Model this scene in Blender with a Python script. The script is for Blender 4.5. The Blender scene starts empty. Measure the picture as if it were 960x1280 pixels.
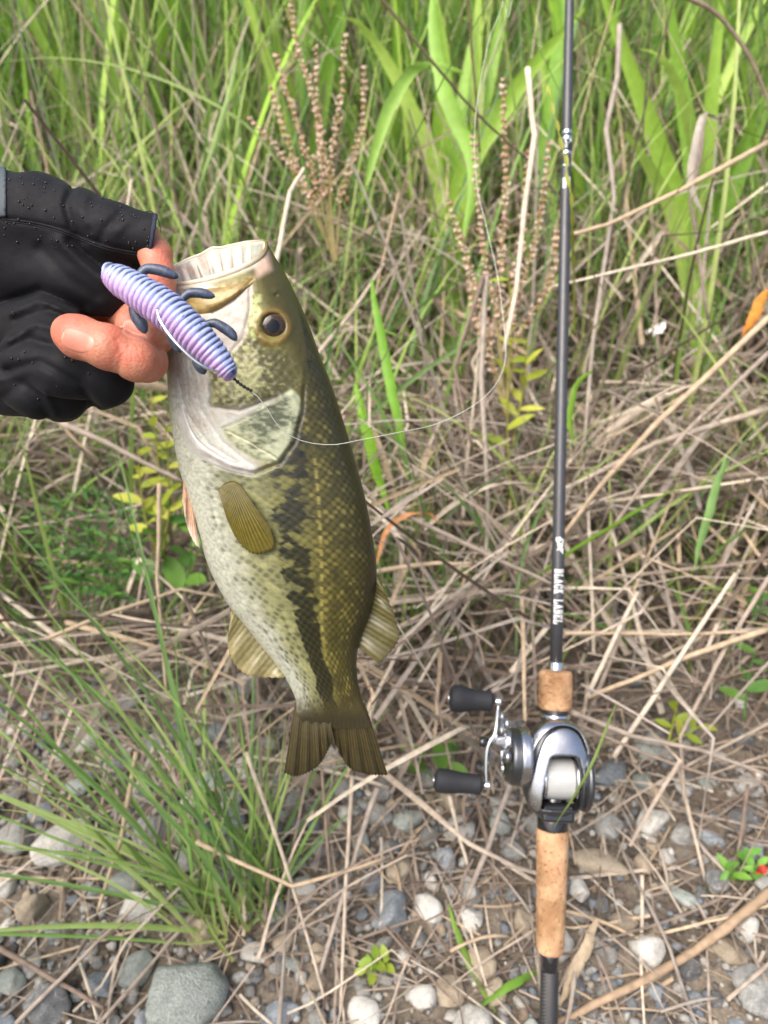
import bpy, bmesh, math, random
import numpy as np
from mathutils import Vector, Matrix
from mathutils.bvhtree import BVHTree

R = np.random.default_rng(7)
random.seed(7)
scn = bpy.context.scene
COL = scn.collection
rad = math.radians

# ------------------------------------------------------------------ camera
PITCH, CAM_H, LENS = rad(32), 0.63, 26.0
FPX = 640 / (18 / LENS)                     # focal length in photo pixels (960 x 1280)
SP, CP = math.sin(PITCH), math.cos(PITCH)
cam_data = bpy.data.cameras.new('camera')
cam = bpy.data.objects.new('camera', cam_data)
COL.objects.link(cam)
cam.location = (0, 0, CAM_H)
cam.rotation_euler = (math.pi / 2 - PITCH, 0, 0)
cam_data.sensor_fit = 'VERTICAL'
cam_data.sensor_height = 36
cam_data.lens = LENS
cam_data.clip_start = 0.01
cam_data.clip_end = 500
cam_data.dof.use_dof = True
cam_data.dof.focus_distance = 0.34
cam_data.dof.aperture_fstop = 9.5
scn.camera = cam

# ------------------------------------------------------------------ light
SUN_EL, SUN_AZ = rad(57), rad(222)          # azimuth from +Y, clockwise
world = bpy.data.worlds.new('World')
scn.world = world
world.use_nodes = True
wn = world.node_tree
bg = wn.nodes['Background']
sky = wn.nodes.new('ShaderNodeTexSky')
sky.sky_type = 'NISHITA'
sky.sun_disc = False
sky.sun_elevation = SUN_EL
sky.sun_rotation = SUN_AZ
sky.air_density = 1.0
sky.dust_density = 6.0
sky.ozone_density = 0.6
wn.links.new(sky.outputs[0], bg.inputs[0])
bg.inputs[1].default_value = 0.11
sun_data = bpy.data.lights.new('sun', 'SUN')
sun_data.energy = 1.5
sun_data.angle = rad(55)
sun_data.color = (1.0, 0.955, 0.88)
sun = bpy.data.objects.new('sun', sun_data)
COL.objects.link(sun)
sd = Vector((math.sin(SUN_AZ) * math.cos(SUN_EL), math.cos(SUN_AZ) * math.cos(SUN_EL), math.sin(SUN_EL)))
sun.rotation_euler = sd.to_track_quat('Z', 'Y').to_euler()
scn.view_settings.view_transform = 'Standard'
scn.view_settings.look = 'None'
scn.view_settings.gamma = 1
scn.view_settings.exposure = 1.22
scn.render.engine = 'CYCLES'
scn.cycles.use_denoising = True
scn.cycles.max_bounces = 6
scn.cycles.diffuse_bounces = 3
scn.cycles.transmission_bounces = 4
scn.cycles.transparent_max_bounces = 6
scn.cycles.caustics_reflective = False
scn.cycles.caustics_refractive = False

# ------------------------------------------------------------------ helpers
CAMP = np.array([0, 0, CAM_H])
FWD, RGT, UPV = np.array([0, CP, -SP]), np.array([1.0, 0, 0]), np.array([0, SP, CP])

def P(px, py, d):
    """point at a depth along the view axis, from photo pixels"""
    px, py, d = np.broadcast_arrays(np.asarray(px, float), np.asarray(py, float), np.asarray(d, float))
    return CAMP + d[..., None] * (FWD + RGT * ((px - 480) / FPX)[..., None] + UPV * ((640 - py) / FPX)[..., None])

def proj(W):
    v = np.asarray(W) - CAMP
    d = v @ FWD
    return 480 + FPX * (v @ RGT) / d, 640 - FPX * (v @ UPV) / d, d

def c2w(C):
    """camera frame (x right, y up, z towards the camera) to world"""
    C = np.asarray(C)
    return CAMP + C[..., 0:1] * RGT + C[..., 1:2] * UPV - C[..., 2:3] * FWD

def lin(r, g, b):
    c = np.array([r, g, b], float) / 255
    return np.where(c <= 0.04045, c / 12.92, ((c + 0.055) / 1.055) ** 2.4)

def smooth(e0, e1, x):
    t = np.clip((x - e0) / (e1 - e0), 0, 1)
    return t * t * (3 - 2 * t)

def hash2(i, j, k=0):
    v = np.sin(np.asarray(i) * 127.1 + np.asarray(j) * 311.7 + k * 74.7) * 43758.5453
    return v - np.floor(v)

def noise2(x, y, k=0):
    x, y = np.asarray(x, float), np.asarray(y, float)
    xi, yi = np.floor(x), np.floor(y)
    xf, yf = x - xi, y - yi
    u, v = xf * xf * (3 - 2 * xf), yf * yf * (3 - 2 * yf)
    a, b = hash2(xi, yi, k), hash2(xi + 1, yi, k)
    c, d = hash2(xi, yi + 1, k), hash2(xi + 1, yi + 1, k)
    return (a * (1 - u) + b * u) * (1 - v) + (c * (1 - u) + d * u) * v

def fbm2(x, y, k=0, o=4):
    s, a, n = 0, 0.5, 0
    for i in range(o):
        s = s + a * noise2(np.asarray(x) * 2 ** i, np.asarray(y) * 2 ** i, k + i * 3)
        n += a; a *= 0.5
    return s / n

def tag(o, label=None, cat=None, group=None, kind=None):
    if label: o['label'] = label
    if cat: o['category'] = cat
    if group: o['group'] = group
    if kind: o['kind'] = kind
    return o

def make_mesh(name, V, F, mat=None, cols=None, smooth_=True):
    me = bpy.data.meshes.new(name)
    V = np.asarray(V, float).reshape(-1, 3)
    if isinstance(F, np.ndarray):
        nf, k = F.shape
        me.vertices.add(len(V)); me.vertices.foreach_set('co', V.astype(np.float32).ravel())
        me.loops.add(nf * k); me.loops.foreach_set('vertex_index', F.astype(np.int32).ravel())
        me.polygons.add(nf); me.polygons.foreach_set('loop_start', np.arange(0, nf * k, k, dtype=np.int32))
        me.update(calc_edges=True)
    else:
        me.from_pydata([tuple(v) for v in V], [], [tuple(int(i) for i in f) for f in F])
        me.update()
    if cols is not None:
        at = me.attributes.new('Col', 'FLOAT_COLOR', 'POINT')
        c4 = np.ones((len(V), 4), np.float32); c4[:, :3] = np.asarray(cols).reshape(-1, 3)
        at.data.foreach_set('color', c4.ravel())
    if smooth_:
        me.polygons.foreach_set('use_smooth', np.ones(len(me.polygons), bool))
    if mat: me.materials.append(mat)
    me.validate()
    return me

def thing(name, loc, label, cat, group=None):
    o = bpy.data.objects.new(name, None)
    o.empty_display_size = 0.02
    o.location = tuple(loc)
    COL.objects.link(o)
    return tag(o, label, cat, group)

def origin_of(par):
    o = np.zeros(3)
    while par is not None:
        o = o + np.array(par.location); par = par.parent
    return o

def part(name, V, F, mat, parent=None, cols=None, smooth_=True):
    """world-space vertices; the object gets parented with its parent's origin taken off"""
    V = np.asarray(V, float).reshape(-1, 3)
    base = origin_of(parent)
    loc = np.zeros(3) if parent is not None else V.mean(0)
    me = make_mesh(name, V - base - loc, F, mat, cols, smooth_)
    o = bpy.data.objects.new(name, me)
    o.location = tuple(loc)
    o.parent = parent
    COL.objects.link(o)
    return o

def catmull(pts, n):
    pts = np.asarray(pts, float)
    if len(pts) == 2:
        t = np.linspace(0, 1, n)[:, None]
        return pts[0] * (1 - t) + pts[1] * t
    q = np.vstack([2 * pts[0] - pts[1], pts, 2 * pts[-1] - pts[-2]])
    seg = np.r_[0, np.cumsum(np.linalg.norm(np.diff(pts, axis=0), axis=1))]
    u = np.interp(np.linspace(0, seg[-1], n), seg, np.arange(len(pts)))
    i = np.minimum(u.astype(int), len(pts) - 2); t = (u - i)[:, None]
    p0, p1, p2, p3 = q[i], q[i + 1], q[i + 2], q[i + 3]
    return 0.5 * (2 * p1 + (p2 - p0) * t + (2 * p0 - 5 * p1 + 4 * p2 - p3) * t ** 2 + (3 * p1 - p0 - 3 * p2 + p3) * t ** 3)

def frames(path):
    path = np.asarray(path, float)
    T = np.gradient(path, axis=0); T /= np.linalg.norm(T, axis=1)[:, None] + 1e-12
    a = np.cross(T[0], [0.3, 0.5, 0.81]); a /= np.linalg.norm(a)
    N = [a]
    for i in range(1, len(path)):
        v = N[-1] - T[i] * (N[-1] @ T[i]); N.append(v / (np.linalg.norm(v) + 1e-12))
    N = np.array(N)
    return T, N, np.cross(T, N)

def tube(path, radii, n=10, squash=1.0, cap=True):
    path = np.asarray(path, float)
    radii = np.broadcast_to(np.asarray(radii, float), (len(path),))
    T, N, B = frames(path)
    a = np.linspace(0, 2 * np.pi, n, endpoint=False)
    ring = (N[:, None] * np.cos(a)[None, :, None] + B[:, None] * (np.sin(a) * squash)[None, :, None]) * radii[:, None, None]
    V = (path[:, None] + ring).reshape(-1, 3)
    m = len(path)
    i, j = np.meshgrid(np.arange(m - 1), np.arange(n), indexing='ij')
    F = np.stack([i * n + j, i * n + (j + 1) % n, (i + 1) * n + (j + 1) % n, (i + 1) * n + j], -1).reshape(-1, 4)
    if cap:
        V = np.vstack([V, path[0], path[-1]])
        k = len(V) - 2
        j = np.arange(n)
        F = np.vstack([F, np.stack([(j + 1) % n, j, np.full(n, k), np.full(n, k)], -1),
                       np.stack([(m - 1) * n + j, (m - 1) * n + (j + 1) % n, np.full(n, k + 1), np.full(n, k + 1)], -1)])
        F = [tuple(dict.fromkeys(f)) for f in F.tolist()]
    return V, F

class MB:
    """collects shapes into one mesh"""
    def __init__(s): s.V, s.F, s.C, s.n = [], [], [], 0
    def add(s, V, F, c=None):
        V = np.asarray(V, float).reshape(-1, 3)
        s.V.append(V)
        s.F += [tuple(int(i) + s.n for i in f) for f in (F.tolist() if isinstance(F, np.ndarray) else F)]
        if c is not None: s.C.append(np.broadcast_to(np.asarray(c, float), V.shape))
        s.n += len(V)
        return s
    def build(s, name, mat, parent=None, smooth_=True):
        return part(name, np.vstack(s.V), s.F, mat, parent, np.vstack(s.C) if s.C else None, smooth_)

def grid_faces(m, n, wrap=False):
    i, j = np.meshgrid(np.arange(m - 1), np.arange(n if wrap else n - 1), indexing='ij')
    return np.stack([i * n + j, i * n + (j + 1) % n, (i + 1) * n + (j + 1) % n, (i + 1) * n + j], -1).reshape(-1, 4)

def sd_poly(x, y, poly):
    poly = np.asarray(poly, float)
    d = np.full(np.shape(x), 1e9); s = np.zeros(np.shape(x), bool)
    for (ax, ay), (bx, by) in zip(poly, np.roll(poly, -1, 0)):
        ex, ey = bx - ax, by - ay
        wx, wy = x - ax, y - ay
        t = np.clip((wx * ex + wy * ey) / (ex * ex + ey * ey + 1e-12), 0, 1)
        d = np.minimum(d, (wx - ex * t) ** 2 + (wy - ey * t) ** 2)
        c = ((ay > y) != (by > y)) & (x < ex * (y - ay) / (ey if abs(ey) > 1e-9 else 1e-9) + ax)
        s ^= c
    d = np.sqrt(d)
    return np.where(s, -d, d)

def sd_line(x, y, pts):
    d = np.full(np.shape(x), 1e9)
    for (ax, ay), (bx, by) in zip(pts[:-1], pts[1:]):
        ex, ey = bx - ax, by - ay
        t = np.clip(((x - ax) * ex + (y - ay) * ey) / (ex * ex + ey * ey + 1e-12), 0, 1)
        d = np.minimum(d, (x - ax - ex * t) ** 2 + (y - ay - ey * t) ** 2)
    return np.sqrt(d)

def surface_nets(Fv, org, h):
    Fv = np.pad(Fv, 1, constant_values=abs(h)); org = np.asarray(org) - np.asarray(h)
    S = Fv < 0
    nx, ny, nz = Fv.shape
    cs = (nx - 1, ny - 1, nz - 1)
    acc = np.zeros(cs + (3,), np.float32); cnt = np.zeros(cs, np.float32)
    sl = lambda a, n: slice(a, n - 1 + a)
    for ax in range(3):
        o1, o2 = [k for k in range(3) if k != ax]
        for a in (0, 1):
            for b in (0, 1):
                c0 = [0, 0, 0]; c0[o1] = a; c0[o2] = b
                c1 = list(c0); c1[ax] = 1
                A = Fv[sl(c0[0], nx), sl(c0[1], ny), sl(c0[2], nz)]
                B = Fv[sl(c1[0], nx), sl(c1[1], ny), sl(c1[2], nz)]
                m = (A < 0) != (B < 0)
                t = np.where(m, A / np.where(m, A - B, 1), 0)
                for k in range(3):
                    acc[..., k] += np.where(m, t if k == ax else c0[k], 0)
                cnt += m
    act = cnt > 0
    idx = np.full(cs, -1, np.int64); idx[act] = np.arange(act.sum())
    g = np.argwhere(act)
    V = (g + acc[act] / cnt[act][:, None]) * h + org
    Fs = []
    for ax in range(3):
        o1, o2 = [(1, 2), (2, 0), (0, 1)][ax]
        s0 = [slice(None)] * 3; s1 = [slice(None)] * 3
        s0[ax] = slice(0, -1); s1[ax] = slice(1, None)
        e = S[tuple(s0)] != S[tuple(s1)]
        q = np.argwhere(e)
        q = q[(q[:, o1] > 0) & (q[:, o2] > 0)]
        inside = S[tuple(q.T)]
        d1 = np.zeros(3, int); d1[o1] = 1
        d2 = np.zeros(3, int); d2[o2] = 1
        f = np.stack([idx[tuple((q - d1 - d2).T)], idx[tuple((q - d2).T)], idx[tuple(q.T)], idx[tuple((q - d1).T)]], -1)
        f[~inside] = f[~inside][:, ::-1]
        Fs.append(f)
    return V, np.vstack(Fs)

def sd_cone(X, a, b, ra, rb):
    a, b = np.asarray(a, np.float32), np.asarray(b, np.float32)
    e = b - a
    w = X - a
    t = np.clip((w @ e) / float(e @ e), 0, 1)
    return np.linalg.norm(w - t[..., None] * e, axis=-1) - (ra + (rb - ra) * t)

def smin(a, b, k):
    h = np.clip(0.5 + 0.5 * (b - a) / k, 0, 1)
    return b * (1 - h) + a * h - k * h * (1 - h)

def bvh_of(o):
    base = origin_of(o)
    return BVHTree.FromPolygons([Vector(v.co) + Vector(base) for v in o.data.vertices], [tuple(p.vertices) for p in o.data.polygons])

def hit(bvh, px, py):
    d = Vector(P(px, py, 1.0) - CAMP).normalized()
    loc, nor, i, dist = bvh.ray_cast(Vector(CAMP), d)
    if loc is None: return None, None
    if nor.dot(d) > 0: nor = -nor
    return np.array(loc), np.array(nor)

# ------------------------------------------------------------------ materials
def nmat(name):
    m = bpy.data.materials.new(name); m.use_nodes = True
    nt = m.node_tree
    return m, nt, nt.nodes['Principled BSDF'], nt.nodes['Material Output']

def mat_vcol(name, rough=0.5, spec=0.4, transl=0.0, bump=None, coat=0.0, noise_col=0.0, nscale=60, sss=0, metallic=0):
    m, nt, b, out = nmat(name)
    a = nt.nodes.new('ShaderNodeAttribute'); a.attribute_name = 'Col'
    colout = a.outputs['Color']
    tc = nt.nodes.new('ShaderNodeTexCoord')
    if noise_col:
        nz = nt.nodes.new('ShaderNodeTexNoise'); nz.inputs['Scale'].default_value = nscale; nz.inputs['Detail'].default_value = 5
        nt.links.new(tc.outputs['Object'], nz.inputs['Vector'])
        mr = nt.nodes.new('ShaderNodeMapRange')
        mr.inputs['From Min'].default_value = 0.3; mr.inputs['From Max'].default_value = 0.7
        mr.inputs['To Min'].default_value = 1 - noise_col; mr.inputs['To Max'].default_value = 1 + noise_col
        nt.links.new(nz.outputs['Fac'], mr.inputs['Value'])
        mx = nt.nodes.new('ShaderNodeVectorMath'); mx.operation = 'SCALE'
        nt.links.new(colout, mx.inputs[0]); nt.links.new(mr.outputs[0], mx.inputs['Scale'])
        colout = mx.outputs[0]
    nt.links.new(colout, b.inputs['Base Color'])
    b.inputs['Roughness'].default_value = rough
    b.inputs['Specular IOR Level'].default_value = spec
    b.inputs['Coat Weight'].default_value = coat
    b.inputs['Coat Roughness'].default_value = 0.12
    b.inputs['Metallic'].default_value = metallic
    if sss:
        b.inputs['Subsurface Weight'].default_value = sss
        b.inputs['Subsurface Scale'].default_value = 0.004
        b.inputs['Subsurface Radius'].default_value = (1.0, 0.45, 0.3)
    if bump:
        sc, st, dist = bump
        nz = nt.nodes.new('ShaderNodeTexNoise'); nz.inputs['Scale'].default_value = sc; nz.inputs['Detail'].default_value = 4
        nt.links.new(tc.outputs['Object'], nz.inputs['Vector'])
        bp = nt.nodes.new('ShaderNodeBump'); bp.inputs['Strength'].default_value = st; bp.inputs['Distance'].default_value = dist
        nt.links.new(nz.outputs['Fac'], bp.inputs['Height']); nt.links.new(bp.outputs[0], b.inputs['Normal'])
    if transl:
        t = nt.nodes.new('ShaderNodeBsdfTranslucent'); nt.links.new(colout, t.inputs['Color'])
        ms = nt.nodes.new('ShaderNodeMixShader'); ms.inputs[0].default_value = transl
        nt.links.new(b.outputs[0], ms.inputs[1]); nt.links.new(t.outputs[0], ms.inputs[2])
        nt.links.new(ms.outputs[0], out.inputs['Surface'])
    return m

def mat_plain(name, col, rough=0.5, metallic=0.0, spec=0.5, noise=0.0, nscale=80, bump=None, coat=0.0, stretch=None, sheen=0):
    m, nt, b, out = nmat(name)
    b.inputs['Base Color'].default_value = (*col, 1)
    b.inputs['Roughness'].default_value = rough
    b.inputs['Metallic'].default_value = metallic
    b.inputs['Specular IOR Level'].default_value = spec
    b.inputs['Coat Weight'].default_value = coat
    b.inputs['Coat Roughness'].default_value = 0.08
    b.inputs['Sheen Weight'].default_value = sheen
    tc = nt.nodes.new('ShaderNodeTexCoord')
    src = tc.outputs['Object']
    if stretch:
        mp = nt.nodes.new('ShaderNodeMapping'); mp.inputs['Scale'].default_value = stretch
        nt.links.new(src, mp.inputs['Vector']); src = mp.outputs[0]
    nz = nt.nodes.new('ShaderNodeTexNoise'); nz.inputs['Scale'].default_value = nscale; nz.inputs['Detail'].default_value = 6
    nt.links.new(src, nz.inputs['Vector'])
    if noise:
        mx = nt.nodes.new('ShaderNodeMix'); mx.data_type = 'RGBA'
        mx.inputs[6].default_value = (*[c * (1 - noise) for c in col], 1)
        mx.inputs[7].default_value = (*[min(1, c * (1 + noise)) for c in col], 1)
        nt.links.new(nz.outputs['Fac'], mx.inputs[0]); nt.links.new(mx.outputs[2], b.inputs['Base Color'])
        mr = nt.nodes.new('ShaderNodeMapRange'); mr.inputs['To Min'].default_value = rough * 0.75; mr.inputs['To Max'].default_value = min(1, rough * 1.25)
        nt.links.new(nz.outputs['Fac'], mr.inputs['Value']); nt.links.new(mr.outputs[0], b.inputs['Roughness'])
    if bump:
        bp = nt.nodes.new('ShaderNodeBump'); bp.inputs['Strength'].default_value = bump[0]; bp.inputs['Distance'].default_value = bump[1]
        nt.links.new(nz.outputs['Fac'], bp.inputs['Height']); nt.links.new(bp.outputs[0], b.inputs['Normal'])
    return m

M = {}
M['leaf'] = mat_vcol('leaf', 0.45, 0.4, 0.40, None, 0, 0.10, 90)
M['straw'] = mat_vcol('straw', 0.75, 0.15, 0.10, None, 0, 0.22, 130)
M['seed'] = mat_vcol('seed', 0.8, 0.1, 0.15, None, 0, 0.2, 400)
M['gravel'] = mat_vcol('gravel', 0.8, 0.2, 0, (500, 0.4, 0.001), 0, 0.3, 320)

def mat_stone(name, c1, c2, vein=0.0):
    m, nt, b, out = nmat(name)
    tc = nt.nodes.new('ShaderNodeTexCoord'); oi = nt.nodes.new('ShaderNodeObjectInfo')
    ad = nt.nodes.new('ShaderNodeVectorMath'); ad.operation = 'MULTIPLY_ADD'
    ad.inputs[1].default_value = (37, 91, 53)
    cb = nt.nodes.new('ShaderNodeCombineXYZ')
    for k in range(3): nt.links.new(oi.outputs['Random'], cb.inputs[k])
    nt.links.new(cb.outputs[0], ad.inputs[0]); nt.links.new(tc.outputs['Object'], ad.inputs[2])
    n1 = nt.nodes.new('ShaderNodeTexNoise'); n1.inputs['Scale'].default_value = 3.2; n1.inputs['Detail'].default_value = 8; n1.inputs['Roughness'].default_value = 0.65
    n2 = nt.nodes.new('ShaderNodeTexNoise'); n2.inputs['Scale'].default_value = 22; n2.inputs['Detail'].default_value = 6
    wv = nt.nodes.new('ShaderNodeTexNoise'); wv.inputs['Scale'].default_value = 1.1; wv.inputs['Detail'].default_value = 5; wv.inputs['Distortion'].default_value = 1.2
    for n in (n1, n2, wv): nt.links.new(ad.outputs[0], n.inputs['Vector'])
    mx = nt.nodes.new('ShaderNodeMix'); mx.data_type = 'RGBA'
    mx.inputs[6].default_value = (*c1, 1); mx.inputs[7].default_value = (*c2, 1)
    cr = nt.nodes.new('ShaderNodeMapRange'); cr.inputs['From Min'].default_value = 0.35; cr.inputs['From Max'].default_value = 0.65
    nt.links.new(n1.outputs['Fac'], cr.inputs['Value']); nt.links.new(cr.outputs[0], mx.inputs[0])
    m2 = nt.nodes.new('ShaderNodeMix'); m2.data_type = 'RGBA'; m2.inputs[7].default_value = (0.62, 0.6, 0.56, 1)
    vr = nt.nodes.new('ShaderNodeMapRange'); vr.inputs['From Min'].default_value = 0.014; vr.inputs['From Max'].default_value = 0.0; vr.inputs['To Min'].default_value = 0.0; vr.inputs['To Max'].default_value = vein
    va = nt.nodes.new('ShaderNodeMath'); va.operation = 'SUBTRACT'; va.inputs[1].default_value = 0.5
    vb = nt.nodes.new('ShaderNodeMath'); vb.operation = 'ABSOLUTE'
    nt.links.new(wv.outputs['Fac'], va.inputs[0]); nt.links.new(va.outputs[0], vb.inputs[0])
    nt.links.new(vb.outputs[0], vr.inputs['Value']); nt.links.new(vr.outputs[0], m2.inputs[0]); nt.links.new(mx.outputs[2], m2.inputs[6])
    sp = nt.nodes.new('ShaderNodeMapRange'); sp.inputs['From Min'].default_value = 0.3; sp.inputs['From Max'].default_value = 0.7; sp.inputs['To Min'].default_value = 0.7; sp.inputs['To Max'].default_value = 1.25
    nt.links.new(n2.outputs['Fac'], sp.inputs['Value'])
    br = nt.nodes.new('ShaderNodeMapRange'); br.inputs['To Min'].default_value = 0.7; br.inputs['To Max'].default_value = 1.25
    nt.links.new(oi.outputs['Random'], br.inputs['Value'])
    mm = nt.nodes.new('ShaderNodeMath'); mm.operation = 'MULTIPLY'
    nt.links.new(sp.outputs[0], mm.inputs[0]); nt.links.new(br.outputs[0], mm.inputs[1])
    vs = nt.nodes.new('ShaderNodeVectorMath'); vs.operation = 'SCALE'
    nt.links.new(m2.outputs[2], vs.inputs[0]); nt.links.new(mm.outputs[0], vs.inputs['Scale'])
    nt.links.new(vs.outputs[0], b.inputs['Base Color'])
    b.inputs['Roughness'].default_value = 0.75; b.inputs['Specular IOR Level'].default_value = 0.25
    bp = nt.nodes.new('ShaderNodeBump'); bp.inputs['Strength'].default_value = 0.5; bp.inputs['Distance'].default_value = 0.05
    nt.links.new(n2.outputs['Fac'], bp.inputs['Height']); nt.links.new(bp.outputs[0], b.inputs['Normal'])
    return m

STONES = {
    'grey': mat_stone('stone_grey', lin(136, 137, 134), lin(172, 172, 168), 0.5),
    'blue-grey': mat_stone('stone_blue', lin(120, 128, 136), lin(152, 160, 166), 0.4),
    'pale': mat_stone('stone_pale', lin(182, 181, 174), lin(212, 210, 203), 0.6),
    'tan': mat_stone('stone_tan', lin(162, 148, 128), lin(190, 177, 156), 0.2),
    'dark': mat_stone('stone_dark', lin(96, 98, 99), lin(128, 129, 128), 0.6),
    'greenish': mat_stone('stone_green', lin(146, 155, 150), lin(178, 185, 178), 0.3),
}

# ------------------------------------------------------------------ ground
def gz(x, y):
    x, y = np.asarray(x, float), np.asarray(y, float)
    lip = 0.50 + 0.04 * np.sin(x * 5 + 1) + 0.10 * smooth(0.0, -0.5, x)
    z = 0.05 * smooth(lip, lip + 0.12, y) + 0.34 * np.clip(y - 0.62, 0, 2.6) + 0.10 * np.clip(y - 3.2, 0, 8)
    z = z + 0.012 * (fbm2(x * 9 + 40, y * 9 + 40, 2) - 0.5) + 0.004 * (fbm2(x * 40 + 9, y * 40 + 9, 5) - 0.5)
    far = np.clip(np.abs(x) - 1.5, 0, 30)
    return z + 0.12 * (fbm2(x * 0.7 + 90, y * 0.7 + 50, 8) - 0.5) * smooth(0.8, 3, np.hypot(x, y)) + far * 0.0

def build_ground():
    gx = np.unique(np.r_[-40, -25, -15, -10, -6, -4, -3, -2.2, np.arange(-1.6, 1.6, 0.012), 1.6, 2.2, 3, 4, 6, 10, 15, 25, 40])
    gy = np.unique(np.r_[-40, -25, -15, -10, -6, -4, -2.5, -1.5, -1, -0.6, -0.3, np.arange(0, 1.2, 0.012), np.arange(1.2, 4, 0.05), 4.5, 5, 6, 7, 8.5, 10, 14, 20, 30, 45])
    X, Y = np.meshgrid(gx, gy, indexing='ij')
    Z = gz(X, Y)
    V = np.stack([X, Y, Z], -1).reshape(-1, 3)
    m, nt, b, out = nmat('soil')
    tc = nt.nodes.new('ShaderNodeTexCoord')
    n1 = nt.nodes.new('ShaderNodeTexNoise'); n1.inputs['Scale'].default_value = 14; n1.inputs['Detail'].default_value = 8
    n2 = nt.nodes.new('ShaderNodeTexNoise'); n2.inputs['Scale'].default_value = 220; n2.inputs['Detail'].default_value = 6
    for n in (n1, n2): nt.links.new(tc.outputs['Object'], n.inputs['Vector'])
    cr = nt.nodes.new('ShaderNodeValToRGB')
    e = cr.color_ramp.elements
    e[0].position = 0.3; e[0].color = (*lin(74, 67, 59), 1); e[1].position = 0.7; e[1].color = (*lin(128, 119, 107), 1)
    mm = nt.nodes.new('ShaderNodeMath'); mm.operation = 'ADD'; mm.use_clamp = True
    ms = nt.nodes.new('ShaderNodeMath'); ms.operation = 'MULTIPLY_ADD'; ms.inputs[1].default_value = 0.7; ms.inputs[2].default_value = -0.35
    nt.links.new(n2.outputs['Fac'], ms.inputs[0]); nt.links.new(n1.outputs['Fac'], mm.inputs[0]); nt.links.new(ms.outputs[0], mm.inputs[1])
    nt.links.new(mm.outputs[0], cr.inputs[0]); nt.links.new(cr.outputs[0], b.inputs['Base Color'])
    b.inputs['Roughness'].default_value = 0.95; b.inputs['Specular IOR Level'].default_value = 0.15
    bp = nt.nodes.new('ShaderNodeBump'); bp.inputs['Strength'].default_value = 0.8; bp.inputs['Distance'].default_value = 0.004
    nt.links.new(n2.outputs['Fac'], bp.inputs['Height']); nt.links.new(bp.outputs[0], b.inputs['Normal'])
    o = part('ground', V, grid_faces(len(gx), len(gy))[:, ::-1], m)
    tag(o, 'brown stony soil of the bank under gravel and grass', 'ground', kind='structure')
build_ground()

def on_ground(px, py):
    """where the sight line of a photo pixel meets the ground"""
    d = 0.4
    prev = d
    for d in np.arange(0.4, 6, 0.004):
        w = P(px, py, d)
        if w[2] <= gz(w[0], w[1]): break
    return w

# ------------------------------------------------------------------ stones
def ico(sub):
    bm = bmesh.new(); bmesh.ops.create_icosphere(bm, subdivisions=sub, radius=1)
    V = np.array([v.co[:] for v in bm.verts]); F = np.array([[v.index for v in f.verts] for f in bm.faces]); bm.free()
    return V, F
ICO = {k: ico(k) for k in (1, 2, 3, 4)}

def stone_shape(seed, sub, angular=0.5):
    r = np.random.default_rng(seed)
    V, F = ICO[sub]
    V = V.copy()
    D = np.ones(len(V)) * 1.0
    for _ in range(r.integers(9, 16)):             # worn facets
        n = r.normal(size=3); n /= np.linalg.norm(n)
        c = r.uniform(0.52, 0.88)
        k = V @ n
        D = np.minimum(D, np.where(k > 0.05, c / np.maximum(k, 0.05), 9) * angular + (1 - angular) * D)
    D = np.minimum(D, 1.0)
    for _ in range(3):
        n = r.normal(size=3) * r.uniform(1.5, 4); D = D * (1 + 0.035 * np.sin(V @ n + r.uniform(0, 6)))
    return V * D[:, None], F

stone_protos = []
for k in range(12):
    V, F = stone_shape(100 + k, 3, R.uniform(0.8, 1.0))
    V = V / np.abs(V).max(0)
    stone_protos.append((V, F))

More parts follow.
